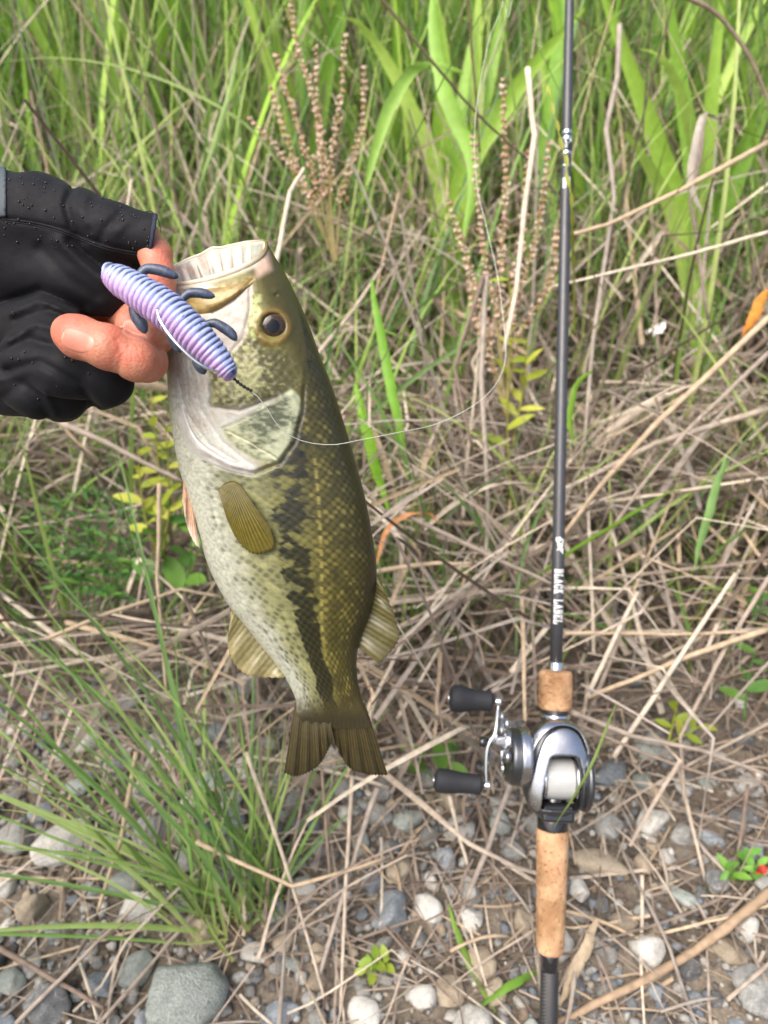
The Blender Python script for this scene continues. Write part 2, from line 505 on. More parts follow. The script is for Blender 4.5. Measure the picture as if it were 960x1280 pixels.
def add_stone(px, py, wpx, hpx, kind, label, seed, rot=0, group=None, flat=0.55, name='stone', tilt=0):
    g = on_ground(px, py)
    d = proj(g)[2]
    s = d / FPX
    a, b = wpx * s / 2, hpx * s / 2 * 1.08
    V, F = stone_shape(seed, 4, 0.96)
    c = flat * min(a, b) * 1.3
    V = V / np.abs(V).max(0) * np.array([a, b, c])
    me = make_mesh(name, V / a, F, STONES[kind])
    o = bpy.data.objects.new(name, me)
    o.location = (g[0], g[1], float(gz(g[0], g[1])) + c * 0.45)
    o.rotation_euler = (tilt, random.uniform(-0.12, 0.12), rot)
    o.scale = (a, a, a)
    COL.objects.link(o)
    tag(o, label, 'stone', group)
    taken.append((g[0], g[1], max(a, b)))
    return o
taken = []
big = [
    (234, 1246, 108, 96, 'greenish', 'large flat greenish grey stone below the green grass tussock', 0.2, 0.5),
    (80, 1062, 78, 52, 'pale', 'broad pale flat stone under arching grass blades', 0.5, 0.6),
    (178, 1143, 50, 40, 'pale', 'rounded whitish stone beside the pale yellow straw tip', 0.1, 0.8),
    (86, 1111, 26, 24, 'tan', 'small cream stone next to broad pale flat stone', 0.3, 0.9),
    (42, 1140, 42, 38, 'tan', 'blocky cream stone among brown straw scraps', 0.8, 0.8),
    (58, 1262, 66, 52, 'dark', 'dark grey veined stone left of the flat greenish stone', 0.2, 0.7),
    (176, 1212, 40, 56, 'greenish', 'upright pale green stone touching the flat greenish stone', -0.5, 0.6),
    (130, 1234, 46, 26, 'blue-grey', 'slate coloured flat stone between dark and greenish stones', -0.5, 0.5),
    (490, 1148, 58, 48, 'blue-grey', 'blue-grey stone behind the yellow-green seedling', 0.2, 0.7),
    (588, 1121, 34, 44, 'grey', 'oval grey stone left of the cork handle', 0.1, 0.8),
    (588, 1156, 34, 28, 'pale', 'light round stone in front of the oval grey stone', 0.3, 0.8),
    (652, 1152, 28, 32, 'tan', 'brownish round stone just left of the cork handle', 0.2, 0.8),
    (464, 1106, 32, 26, 'blue-grey', 'small slate stone behind the blue-grey stone', 0.6, 0.7),
    (806, 1192, 46, 38, 'pale', 'bright chipped stone above the long dry stick', -0.4, 0.75),
    (850, 1122, 58, 20, 'greenish', 'long narrow slate pebble lying diagonally', -0.85, 0.6),
    (803, 1084, 24, 28, 'tan', 'smooth tan oval pebble above the narrow slate', -0.3, 0.7),
    (724, 1119, 28, 28, 'pale', 'mottled white pebble right of the cork handle', 0.1, 0.8),
    (724, 1148, 28, 15, 'pale', 'flat white pebble right of the cork handle', 0.0, 0.6),
    (942, 1244, 66, 58, 'grey', 'big light grey slab below the long dry stick', 0.3, 0.5),
    (908, 1196, 54, 38, 'tan', 'flat brown stone behind the long dry stick', -0.3, 0.4),
    (762, 1040, 40, 34, 'grey', 'rough grey stone just below the reel', 0.2, 0.7),
    (876, 1124, 20, 20, 'dark', 'small dark round pebble beside the narrow slate', 0.0, 0.85),
    (752, 1190, 30, 40, 'grey', 'grey stone leaning by a curled dry leaf', 0.3, 0.7),
    (864, 1254, 26, 22, 'blue-grey', 'smooth blue-grey pebble beside the light grey slab', 0.1, 0.7),
    (350, 1268, 54, 30, 'blue-grey', 'blue-grey flat stone right of the flat greenish stone', 0.2, 0.5),
    (930, 1165, 34, 30, 'pale', 'pale squarish stone crossed by the long dry stick', 0.4, 0.8),
]
for k, (px, py, w, h, kind, lab, rot, fl) in enumerate(big):
    add_stone(px, py, w, h, kind, lab, 300 + k, rot, None, fl)

kinds = ['grey', 'blue-grey', 'pale', 'tan', 'dark', 'greenish']
pebble_me = {}
for kd in kinds:
    for k, (V, F) in enumerate(stone_protos):
        pebble_me[kd, k] = make_mesh('pebble', V, F, STONES[kd])
LANDMARKS = [(300, 1150, 'at the foot of the grass tussock'), (80, 1062, 'around the broad pale flat stone'), (234, 1246, 'around the flat greenish stone'), (60, 1200, 'among brown straw left of the tussock'), (30, 950, 'under the tips of the arching blades'),
    (480, 1170, 'around the yellow-green seedling'), (400, 1050, 'below the tail of the fish'), (620, 1150, 'left of the cork handle'), (740, 1140, 'right of the cork handle'), (830, 1230, 'along the long dry stick'), (930, 1080, 'around the bright green seedling'),
    (820, 1030, 'below the straw right of the reel'), (590, 1020, 'below the reel knobs'), (560, 1260, 'left of the rod butt'), (940, 1240, 'around the light grey slab')]
n_p = 0
tries = 0
while n_p < 300 and tries < 60000:
    tries += 1
    x = R.uniform(-0.46, 0.46); y = R.uniform(0.2, 0.62)
    if y > 0.50 + 0.10 * (x < -0.08) and R.random() < 0.75: continue
    r = 0.006 + 0.012 * R.random() ** 1.8
    if n_p < 60: r = R.uniform(0.012, 0.021)
    if any((x - a) ** 2 + (y - b) ** 2 < (0.85 * (r + c)) ** 2 for a, b, c in taken): continue
    px, py, d = proj([x, y, 0.0])
    if not (-30 < px < 990 and 850 < py < 1310): continue
    taken.append((x, y, r))
    kd = kinds[R.choice(6, p=[0.28, 0.22, 0.16, 0.12, 0.12, 0.10])]
    o = bpy.data.objects.new('pebble', pebble_me[kd, int(R.integers(12))])
    f = R.uniform(0.5, 0.85)
    o.scale = (r * R.uniform(0.9, 1.25), r * R.uniform(0.75, 1.0), r * f)
    o.location = (x, y, float(gz(x, y)) + r * f * 0.35)
    o.rotation_euler = (R.uniform(-0.3, 0.3), R.uniform(-0.3, 0.3), R.uniform(0, 6.3))
    COL.objects.link(o)
    lm = min(LANDMARKS, key=lambda q: math.hypot(px - q[0], py - q[1]))[2]
    tag(o, ('larger ' if r > 0.011 else 'small ') + {'grey': 'plain grey', 'blue-grey': 'blue-grey slate', 'pale': 'whitish', 'tan': 'tan brown', 'dark': 'dark grey', 'greenish': 'greenish grey'}[kd] + ' pebble lying in the gravel ' + lm, 'pebble', kd + ' pebbles in the gravel')
    n_p += 1

def build_gravel():
    n = 30000
    x = R.uniform(-1.0, 1.0, n); y = R.uniform(-0.1, 0.85, n)
    keep = (y < 0.55) | (R.random(n) < 0.35)
    x, y = x[keep], y[keep]; n = len(x)
    r = 0.0018 + 0.0052 * R.random(n) ** 2
    pal = np.array([lin(128, 127, 124), lin(150, 149, 145), lin(112, 119, 126), lin(150, 141, 127), lin(96, 92, 88), lin(180, 178, 172), lin(116, 104, 91)])
    cols = pal[R.choice(7, n, p=[.24, .2, .14, .13, .13, .06, .10])] * R.uniform(0.7, 1.15, (n, 1))
    V0, F0 = ICO[1]
    Vs = np.zeros((n, len(V0), 3))
    for k in range(6):
        sel = np.arange(n) % 6 == k
        Vk, _ = stone_shape(500 + k, 1, 0.95)
        Vs[sel] = Vk
    a = R.uniform(0, 6.28, n); ca, sa = np.cos(a), np.sin(a)
    sx, sy, szz = R.uniform(0.8, 1.4, n), R.uniform(0.7, 1.1, n), R.uniform(0.5, 0.9, n)
    X = Vs[..., 0] * sx[:, None]; Y = Vs[..., 1] * sy[:, None]; Z = Vs[..., 2] * szz[:, None]
    W = np.stack([(X * ca[:, None] - Y * sa[:, None]) * r[:, None] + x[:, None], (X * sa[:, None] + Y * ca[:, None]) * r[:, None] + y[:, None],
                  Z * r[:, None] + (gz(x, y) + r * 0.3)[:, None]], -1)
    F = (F0[None] + (np.arange(n) * len(V0))[:, None, None]).reshape(-1, 3)
    o = part('gravel', W.reshape(-1, 3), F, M['gravel'], None, np.repeat(cols, len(V0), 0))
    tag(o, 'fine mixed grey gravel covering the ground', 'gravel', kind='stuff')
build_gravel()

# ------------------------------------------------------------------ vegetation
GREENS = np.array([lin(148, 178, 92), lin(126, 162, 80), lin(166, 190, 106), lin(122, 156, 98), lin(178, 194, 120), lin(108, 142, 74)])
BROADG = np.array([lin(160, 198, 82), lin(146, 188, 78), lin(178, 208, 102), lin(134, 176, 76)])
STRAWS = np.array([lin(184, 170, 154), lin(166, 153, 140), lin(204, 192, 174), lin(146, 132, 120), lin(162, 152, 142), lin(188, 168, 142), lin(130, 115, 103), lin(110, 97, 87)])

def stem_paths(root, L, phi, th0, th1, S, power=1.4, kink=None, wob=0.0):
    """N bent stems as polylines; th is the lean from vertical at root and tip"""
    N = len(root)
    t = np.linspace(0, 1, S)
    th = th0[:, None] + (th1 - th0)[:, None] * t[None] ** power
    ph = np.repeat(phi[:, None], S, 1)
    if kink is not None:
        at, dth, dph = kink
        m = t[None] > at[:, None]
        th = th + m * dth[:, None]; ph = ph + m * dph[:, None]
    if wob:
        ph = ph + wob * np.cumsum(R.normal(size=(N, S)), 1) / S ** 0.5
        th = th + wob * 0.4 * np.cumsum(R.normal(size=(N, S)), 1) / S ** 0.5
    st = np.stack([np.sin(th) * np.cos(ph), np.sin(th) * np.sin(ph), np.cos(th)], -1) * (L / (S - 1))[:, None, None]
    pts = np.concatenate([np.zeros((N, 1, 3)), np.cumsum(st[:, :-1], 1)], 1) + root[:, None]
    return pts

def ribbons(paths, W, cols, fold=0.25, twist=None, tip=True, shape='blade'):
    """flat folded strips along paths: 3 vertices across"""
    N, S, _ = paths.shape
    T = np.gradient(paths, axis=1); T /= np.linalg.norm(T, axis=2, keepdims=True) + 1e-9
    a = R.uniform(0, 2 * np.pi, N) if twist is None else twist
    ref = np.stack([np.cos(a), np.sin(a), np.zeros(N)], -1)[:, None]
    side = ref - T * (ref * T).sum(-1, keepdims=True); side /= np.linalg.norm(side, axis=2, keepdims=True) + 1e-9
    nrm = np.cross(T, side)
    t = np.linspace(0, 1, S)
    if shape == 'blade': prof = np.minimum(1, 0.55 + 1.6 * t) * np.clip(1 - t ** 2.2, 0.02, 1)
    elif shape == 'stem': prof = np.clip(1 - 0.55 * t, 0.1, 1)
    else: prof = np.clip(np.sin(np.pi * np.clip(t * 0.93 + 0.05, 0, 1)) ** 0.75, 0.04, 1)
    w = W[:, None] * prof[None]
    L = paths - side * w[..., None] / 2
    Rr = paths + side * w[..., None] / 2
    C = paths + nrm * (w * fold)[..., None]
    V = np.stack([L, C, Rr], 2)                       # N,S,3,3
    base = (np.arange(N) * S * 3)[:, None, None, None]
    i = (np.arange(S - 1) * 3)[None, :, None, None]
    j = np.arange(2)[None, None, :, None]
    F = base + i + j + np.array([0, 1, 4, 3])[None, None, None]
    cc = np.broadcast_to(cols[:, None, None] if cols.ndim == 2 else cols[:, :, None], V.shape)
    return V.reshape(-1, 3), F.reshape(-1, 4), cc.reshape(-1, 3)

WINDOWS = [(30, 185, 555, 765, .84), (160, 262, 470, 740, .80), (555, 705, 160, 520, .82), (320, 470, 0, 260, .88), (830, 960, 560, 720, .74), (690, 860, 590, 700, .74)]
def clear_of_front(paths, dmin=0.66):
    """stems that stay behind the rod and do not hang in front of the fish"""
    v = paths - CAMP
    d = v @ FWD
    px = 480 + FPX * (v @ RGT) / np.maximum(d, 0.05)
    lim = np.where(px > 600, dmin, dmin - 0.08)
    py = 640 - FPX * (v @ UPV) / np.maximum(d, 0.05)
    near_top = ((py < 470) & (d < 0.98) & (py > -60)).any(1)
    ok = np.ones(len(paths), bool)
    for x0, x1, y0, y1, dd in WINDOWS:
        ok &= ~((px > x0) & (px < x1) & (py > y0) & (py < y1) & (d < dd)).any(1)
    ok |= R.random(len(paths)) < 0.12
    return ok & (d > lim).all(1) & (~near_top | (R.random(len(paths)) < 0.10))

def scatter(n, y0, y1, ybias=1.0, margin=0.25):
    y = y0 + (y1 - y0) * R.random(n) ** ybias
    half = 0.56 * (y * CP + 0.35) + margin
    x = R.uniform(-1, 1, n) * half
    return x, y

def tilt_cols(pal, n, S, base_dark=None, tipc=None):
    c = pal[R.integers(len(pal), size=n)] * (R.uniform(0.62, 1.2, (n, 1)) if pal is STRAWS else R.uniform(0.8, 1.32, (n, 1)))
    c = np.repeat(c[:, None], S, 1)
    if tipc is not None:
        t = np.linspace(0, 1, S)[None, :, None] ** 3
        m = (R.random(n) < 0.35)[:, None, None] * t
        c = c * (1 - m) + tipc * m
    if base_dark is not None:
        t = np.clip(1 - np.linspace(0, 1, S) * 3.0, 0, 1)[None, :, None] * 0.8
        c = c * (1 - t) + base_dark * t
    return c

def grass_layer(name, label, n, yr, ybias, Lr, Wr, th0, th1, pal, mat, S=7, kinkp=0.0, shape='blade', zlift=0.0, xbias=None, wob=0.0, fold=0.25, dmin=0.66, basec=None):
    x, y = scatter(n, yr[0], yr[1], ybias)
    if xbias is not None:
        k = R.random(n) < xbias(x, y)
        x, y = x[k], y[k]; n = len(x)
    z = gz(x, y) - 0.005 + R.random(n) * zlift
    root = np.stack([x, y, z], -1)
    L = R.uniform(*Lr, n)
    phi = R.uniform(0, 2 * np.pi, n)
    a0 = R.uniform(*th0, n); a1 = a0 + R.uniform(*th1, n)
    kink = None
    if kinkp:
        has = R.random(n) < kinkp
        kink = (np.where(has, R.uniform(0.25, 0.8, n), 2.0), R.uniform(0.3, 1.7, n), R.uniform(-1.2, 1.2, n))
    p = stem_paths(root, L, phi, a0, a1, S, 1.5, kink, wob)
    g = gz(p[..., 0], p[..., 1])
    p[..., 2] = np.maximum(p[..., 2], g + 0.003 + 0.01 * R.random((n, 1)))
    k = clear_of_front(p, dmin)
    p, n = p[k], int(k.sum())
    W = R.uniform(*Wr, n)
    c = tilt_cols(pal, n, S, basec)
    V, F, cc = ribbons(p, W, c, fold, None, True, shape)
    o = part(name, V, F, mat, None, cc, smooth_=False)
    tag(o, label, 'grass', kind='stuff')
    return o

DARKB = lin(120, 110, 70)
leftish = lambda x, y: np.clip(0.75 - 0.3 * np.sign(x) * np.minimum(1, np.abs(x) * 3), 0.3, 1)
centre = lambda x, y: np.where(y < 0.54, ((x > -0.09) & (x < 0.13)) * 0.8, np.clip(0.75 + 0.35 * np.sign(x) * np.minimum(1, np.abs(x) * 3), 0.35, 1))
rightish = lambda x, y: np.clip(0.75 + 0.35 * np.sign(x) * np.minimum(1, np.abs(x) * 3), 0.35, 1)
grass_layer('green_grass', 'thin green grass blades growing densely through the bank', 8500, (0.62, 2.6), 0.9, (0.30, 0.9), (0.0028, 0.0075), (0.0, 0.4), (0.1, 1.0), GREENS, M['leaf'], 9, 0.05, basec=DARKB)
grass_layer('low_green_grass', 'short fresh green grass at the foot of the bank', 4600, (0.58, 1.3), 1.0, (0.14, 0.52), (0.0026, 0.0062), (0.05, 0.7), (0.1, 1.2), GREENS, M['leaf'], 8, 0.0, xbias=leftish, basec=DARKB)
grass_layer('broad_green_grass', 'broad bright green grass leaves at the back of the bank', 1300, (1.0, 2.8), 0.8, (0.55, 1.25), (0.010, 0.024), (0.0, 0.3), (0.1, 1.0), BROADG, M['leaf'], 10, 0.06)
grass_layer('standing_straw', 'dead tan grass stems standing among the green', 2900, (0.62, 2.1), 1.0, (0.25, 0.8), (0.0022, 0.0058), (0.0, 0.8), (-0.1, 0.6), STRAWS, M['straw'], 9, 0.4, 'stem', 0.05, wob=0.06)
grass_layer('tangled_straw', 'dead dry grass matted low on the bank', 6400, (0.46, 1.2), 1.1, (0.14, 0.55), (0.0022, 0.0066), (0.4, 1.5), (-0.2, 0.5), STRAWS, M['straw'], 9, 0.4, 'stem', 0.16, centre, 0.09, dmin=0.62)
grass_layer('dead_grass_leaves', 'crumpled pale dead leaves caught in the grass', 420, (0.60, 1.5), 1.0, (0.10, 0.38), (0.006, 0.013), (0.2, 1.5), (0.2, 1.6), STRAWS, M['straw'], 11, 0.4, 'blade', 0.2, None, 0.12, 0.35)
grass_layer('ground_litter', 'fine dead grass scraps lying over the soil', 1900, (0.20, 0.75), 0.7, (0.03, 0.15), (0.0010, 0.0030), (1.3, 1.6), (-0.1, 0.1), STRAWS * 0.85, M['straw'], 7, 0.3, 'stem', 0.012, None, 0.12, dmin=0.52)
# the same bank carries on outside the frame
def outskirts():
    n = 5000
    x = R.uniform(-4, 4, n); y = R.uniform(0.6, 5.5, n)
    k = (np.abs(x) > 0.56 * (y * CP + 0.35) + 0.2) | (y > 2.5)
    x, y = x[k], y[k]; n = len(x)
    p = stem_paths(np.stack([x, y, gz(x, y)], -1), R.uniform(0.4, 1.0, n), R.uniform(0, 6.28, n), R.uniform(0, 0.4, n), R.uniform(0.2, 1.2, n), 7)
    isg = R.random(n) < 0.6
    c = np.where(isg[:, None], GREENS[R.integers(6, size=n)], STRAWS[R.integers(7, size=n)])
    V, F, cc = ribbons(p, R.uniform(0.006, 0.016, n), c)
    tag(part('meadow', V, F, M['leaf'], None, cc, smooth_=False), 'mixed green and dry grass growing further up the bank', 'grass', kind='stuff')
outskirts()

# -------- single stalks and blades, each its own thing
def strip_mesh(path, w, col, fold=0.25, twist=None, shape='stem'):
    p = np.asarray(path)[None]
    col = np.asarray(col, float)
    V, F, c = ribbons(p, np.array([w]), col[None] if col.ndim == 1 else col[None], fold, np.array([twist if twist is not None else 0.0]), True, shape)
    return V, F, c

def stalk(name, pts, wpx, col, label, cat, group=None, mat='straw', n=18, round_=True, fold=0.25, shape='stem', twist=0.0, curve=False, col2=None):
    """pts = (px, py, depth); a stem drawn through them"""
    pts = [(a, b, d if d < .66 else .66 + (d - .66) * .55) for a, b, d in pts]
    W = np.array([P(*p) for p in pts])
    path = catmull(W, n) if curve else np.vstack([W[0]] + [W[i] + (W[i + 1] - W[i]) * t for i in range(len(W) - 1) for t in np.linspace(0, 1, max(3, n // (len(W) - 1)))[1:]])
    d = np.mean([p[2] for p in pts]); w = wpx * d / FPX
    jit = np.cumsum(R.normal(size=path.shape), 0); jit -= np.linspace(0, 1, len(path))[:, None] * jit[-1]
    path = path + 0.05 * w * jit
    m = len(path); t = np.linspace(0, 1, m)
    cc = np.asarray(col)[None] * (1 + 0.12 * (noise2(t * 9 + R.uniform(0, 50), t * 0, 3) - 0.5))[:, None]
    if col2 is not None: cc = cc * (1 - t[:, None]) + np.asarray(col2)[None] * t[:, None]
    if round_:
        V, F = tube(path, w / 2 * (1 - 0.35 * t) * (1 + 0.05 * R.normal(size=m)), 7)
        C = np.vstack([np.repeat(cc, 7, 0), cc[:1], cc[-1:]])
    else:
        V, F, C = strip_mesh(path, w, cc, fold, twist, shape)
    return tag(part(name, V, F, M[mat], None, C), label, cat, group)

ST = lambda k: STRAWS[k]
dry = [
 ([(775, 30, .95), (772, 95, .95), (758, 160, .95), (768, 245, .95), (742, 420, .93), (730, 560, .9)], 7, 4, 'grey dead stem standing tall right of the rod'),
 ([(660, 85, .8), (668, 170, .8), (656, 260, .8), (646, 360, .8), (630, 440, .8)], 8, 2, 'pale hooked dead stem left of the rod among seed spikes'),
 ([(962, 396, .74), (820, 530, .76), (745, 612, .78), (705, 668, .8)], 8, 5, 'long straight tan straw slanting down to the rod'),
 ([(962, 178, .8), (850, 240, .8), (760, 282, .8), (690, 300, .8)], 7, 5, 'tan straw slanting past the curled grey leaf'),
 ([(962, 290, .72), (860, 318, .72), (690, 358, .72)], 5, 2, 'whitish thin straw running behind the upper rod'),
 ([(962, 440, .8), (860, 540, .8), (800, 610, .82), (745, 690, .85)], 6, 1, 'dull straw below the long straight tan straw'),
 ([(962, 510, .85), (820, 555, .85), (720, 605, .85), (600, 660, .87)], 8, 0, 'broad grey straw lying nearly level behind the rod'),
 ([(962, 786, .72), (860, 820, .70), (790, 850, .69), (734, 872, .68)], 8, 5, 'long tan straw reaching the upper cork grip'),
 ([(734, 872, .68), (765, 805, .69), (797, 740, .72)], 7, 2, 'short white straw rising from the upper cork grip'),
 ([(767, 947, .66), (830, 850, .68), (880, 775, .70), (919, 717, .72)], 7, 2, 'clean white straw with a cut end right of the reel'),
 ([(962, 720, .74), (905, 810, .72), (850, 920, .70), (855, 1000, .68)], 6, 1, 'grey brown straw curving down right of the reel'),
 ([(705, 792, .70), (830, 793, .71), (940, 790, .72)], 5, 5, 'level tan straw above the bent straw'),
 ([(715, 890, .66), (790, 920, .66), (880, 940, .67), (962, 970, .68)], 7, 1, 'long grey straw arching right from the reel'),
 ([(722, 905, .66), (800, 940, .66), (900, 975, .67), (962, 978, .67)], 5, 3, 'second straw arching below the long grey one'),
 ([(77, 528, .72), (150, 562, .74), (228, 602, .76)], 8, 1, 'thick brown stem slanting below the glove to the fish belly'),
 ([(60, 798, .62), (140, 765, .62), (225, 737, .62), (276, 746, .63)], 6, 5, 'snapped straw bent at an angle left of the fish'),
 ([(229, 742, .62), (250, 790, .62), (272, 850, .61)], 5, 6, 'brown straw hanging from the snapped straw'),
 ([(199, 605, .66), (197, 725, .65), (208, 864, .63)], 6, 5, 'upright tan dead blade left of the pelvic fin'),
 ([(170, 940, .60), (150, 1050, .60), (122, 1140, .60)], 7, 5, 'pale yellow straw pointing down at the stones'),
 ([(307, 940, .60), (340, 1030, .60), (367, 1110, .60), (410, 1262, .57)], 6, 0, 'tan straw running down past the tussock foot'),
 ([(245, 1052, .585), (300, 1078, .59), (365, 1108, .595), (430, 1090, .60), (482, 1072, .61)], 6, 5, 'tan straw with a wide V bend crossing the tussock'),
 ([(402, 960, .62), (410, 1060, .61), (415, 1140, .60)], 5, 6, 'thin reddish straw straight below the tail fin'),
 ([(440, 970, .62), (432, 1120, .60), (425, 1270, .57)], 6, 0, 'greyish straw hanging below the right tail lobe'),
 ([(472, 985, .63), (436, 1090, .61), (398, 1225, .58)], 8, 4, 'wide grey straw slanting left below the tail'),
 ([(847, 955, .70), (868, 1040, .68), (882, 1105, .66)], 6, 0, 'tan stem leading into a green blade above the gravel'),
 ([(935, 980, .70), (920, 1080, .67), (908, 1160, .64)], 5, 6, 'thin brown stem standing right of that green blade'),
 ([(562, 995, .68), (572, 1040, .67), (584, 1080, .66)], 6, 2, 'short whitish straw below the lower reel knob'),
 ([(648, 950, .68), (610, 1060, .66), (560, 1180, .62), (500, 1290, .58)], 8, 4, 'long pale straw slanting down left of the cork handle'),
 ([(596, 1000, .68), (620, 1090, .66), (645, 1190, .62)], 5, 6, 'dark straw crossing toward the cork handle'),
 ([(608, 345, .80), (602, 470, .80), (610, 620, .82), (606, 740, .82)], 8, 4, 'weathered grey stem with a broken top left of the rod'),
 ([(603, 345, .79), (585, 400, .79), (568, 460, .80), (590, 560, .80)], 6, 6, 'brown stem folded down from the broken grey stem'),
 ([(880, 145, .85), (875, 200, .85), (862, 250, .86), (872, 300, .86), (885, 400, .88)], 6, 3, 'dark dead stem under the curled grey leaf'),
 ([(345, 330, .75), (362, 240, .78), (380, 210, .80)], 7, 2, 'pale straw rising behind the snout'),
 ([(350, 500, .9), (440, 390, .95), (480, 330, .98)], 6, 0, 'tan straw behind the back of the fish'),
 ([(448, 950, .68), (470, 870, .69), (505, 800, .70), (560, 745, .72)], 6, 2, 'light straw right of the tail root'),
 ([(500, 640, .74), (620, 700, .74), (690, 730, .75)], 7, 1, 'rough straw between the dorsal fin and the rod'),
 ([(465, 715, .70), (530, 706, .71), (590, 704, .72)], 7, 5, 'flat tan straw beginning at the dorsal fin'),
 ([(0, 1185, .58), (60, 1220, .57), (130, 1260, .55)], 8, 6, 'brown rotten straw lying across the dark veined stone'),
 ([(20, 1280, .55), (110, 1190, .57), (190, 1110, .60)], 6, 1, 'thin grey straw pointing from the dark veined stone to the tussock'),
 ([(270, 600, .9), (150, 640, .9), (20, 660, .92)], 5, 1, 'dull straw behind the leafy herb'),
]
for pts, w, k, lab in dry:
    stalk('dry_stalk', pts, w, ST(k), lab, 'straw')
stalk('dry_stick', [(966, 1110, .62), (870, 1187, .60), (790, 1235, .575), (690, 1282, .56)], 13, lin(164, 142, 118), 'long thick dry stick lying across the gravel beside the rod butt', 'stick', curve=True, n=26)
stalk('curled_dry_leaf', [(746, 1150, .61), (732, 1180, .60), (716, 1215, .59), (700, 1258, .575)], 15, lin(186, 168, 142), 'curled dry leaf on the gravel beside the rod butt', 'dead leaf', round_=False, shape='leaf', curve=True, fold=0.5)
stalk('curled_grey_leaf', [(898, 150, .80), (880, 142, .79), (870, 180, .79), (864, 235, .80), (880, 268, .81)], 11, lin(164, 156, 146), 'curled grey dead leaf hanging among the broad reed leaves', 'dead leaf', round_=False, shape='leaf', curve=True, fold=0.4)
stalk('orange_dead_leaf', [(962, 362, .85), (945, 385, .85), (928, 420, .86)], 14, lin(206, 136, 62), 'orange dead leaf in the tall grass below the reeds', 'dead leaf', round_=False, shape='leaf', curve=True)
stalk('orange_dead_grass', [(470, 705, .71), (482, 665, .72), (505, 645, .73), (535, 642, .74), (550, 655, .75)], 7, lin(196, 142, 96), 'arched orange brown blade right of the fish back', 'dead leaf', round_=False, shape='leaf', curve=True)
stalk('dark_twig', [(470, -10, .72), (540, 75, .74), (600, 145, .78), (660, 200, .82)], 4, lin(92, 84, 66), 'thin dark twig slanting down to the seed spikes', 'twig', curve=True)
stalk('dark_twig', [(584, -10, .80), (592, 90, .80), (600, 190, .82)], 4, lin(92, 86, 60), 'thin dark upright twig touching the left seed spikes', 'twig', curve=True)
stalk('arching_twig', [(850, -6, .70), (900, 20, .71), (940, 75, .72), (966, 140, .73)], 6, lin(128, 116, 100), 'smooth bare twig arching over the broad reed leaves', 'twig', curve=True)

stalk('pale_husk', [(806, 416, .80), (820, 410, .80), (832, 402, .80)], 13, lin(214, 210, 204), 'small white dry husk caught in the grass right of the rod', 'dead leaf', round_=False, shape='leaf', curve=True)
stalk('red_leaf', [(946, 1092, .645), (953, 1087, .643), (960, 1084, .645)], 11, lin(176, 70, 56), 'small red leaf beside the bright green seedling', 'dead leaf', round_=False, shape='leaf', curve=True)
green = [
 ([(770, 880, .50), (737, 960, .485), (692, 1036, .50)], 4, lin(118, 140, 70), 'thin green blade lying over the reel', 0.0),
 ([(857, 604, .75), (790, 640, .75), (712, 690, .76), (640, 745, .78), (610, 770, .80)], 13, lin(112, 150, 50), 'broad green blade crossing behind the lettering of the rod', 1.0),
 ([(908, 572, .72), (892, 630, .73), (868, 710, .75)], 13, lin(136, 176, 104), 'pale green blade with a cut tip amid straw right of the rod', 0.2),
 ([(945, 645, .73), (905, 680, .74), (860, 720, .76)], 11, lin(120, 160, 76), 'folded green blade beside the cut pale blade', 0.9),
 ([(880, 1108, .655), (894, 1160, .63), (903, 1245, .58)], 10, lin(118, 160, 62), 'single green blade standing behind the long dry stick', 0.1),
 ([(742, 462, .70), (722, 480, .70), (712, 520, .70), (716, 556, .71)], 9, lin(130, 172, 60), 'small curved green blade touching the rod', 0.3),
 ([(540, -10, 1.0), (545, 60, 1.0), (560, 130, 1.0), (590, 210, 1.0), (580, 300, 1.0)], 21, lin(150, 194, 84), 'wide glossy leaf hanging behind the seed spikes beside the rod', 0.1),
 ([(460, 230, .9), (478, 165, .9), (505, 100, .9), (535, 82, .9), (580, 92, .92)], 16, lin(150, 190, 88), 'folded pale green leaf behind the left seed spikes', 0.3),
 ([(465, 350, .8), (478, 430, .8), (494, 520, .8), (510, 600, .82)], 13, lin(126, 178, 58), 'bright green blade behind the back of the fish', 0.1),
 ([(445, 480, .82), (466, 560, .82), (486, 640, .84)], 14, lin(134, 186, 52), 'short bright green blade close to the fish back', 0.1),
 ([(440, 540, .8), (520, 470, .84), (600, 420, .9)], 6, lin(120, 150, 90), 'thin blue-green blade leaning away from the fish back', 0.4),
 ([(545, 660, .74), (600, 610, .75), (690, 560, .76)], 7, lin(140, 168, 116), 'pale blue-green blade leaning to the rod', 0.6),
 ([(645, 820, .73), (652, 700, .75), (700, 590, .78)], 6, lin(128, 158, 100), 'slim green stem left of the lettering on the rod', 0.6),
 ([(560, 1130, .63), (585, 1200, .60), (620, 1265, .57)], 9, lin(124, 160, 66), 'green blade rising from the gravel left of the handle', 0.3),
 ([(595, 1262, .57), (640, 1230, .58), (676, 1212, .60)], 10, lin(122, 166, 66), 'wide green blade pointing to the rod butt', 1.1),
 ([(0, 78, .95), (80, 74, .93), (190, 95, .93), (300, 150, .95), (360, 220, .98)], 6, lin(150, 172, 102), 'long arching green seed stem above the glove', 0.5),
 ([(296, 75, .9), (282, 130, .9), (250, 232, .92)], 7, lin(150, 178, 106), 'bent pale blade with a sharp fold above the mouth', 0.2),
 ([(640, 0, .95), (620, 60, .95), (600, 120, .95), (600, 235, .92)], 4, lin(160, 172, 120), 'slender pale stem beside the left seed spikes', 0.2),
]
for pts, w, c, lab, tw in green:
    stalk('wild_grass', pts, w, c, lab, 'grass', mat='leaf', round_=False, shape='leaf', curve=True, twist=tw, n=22)

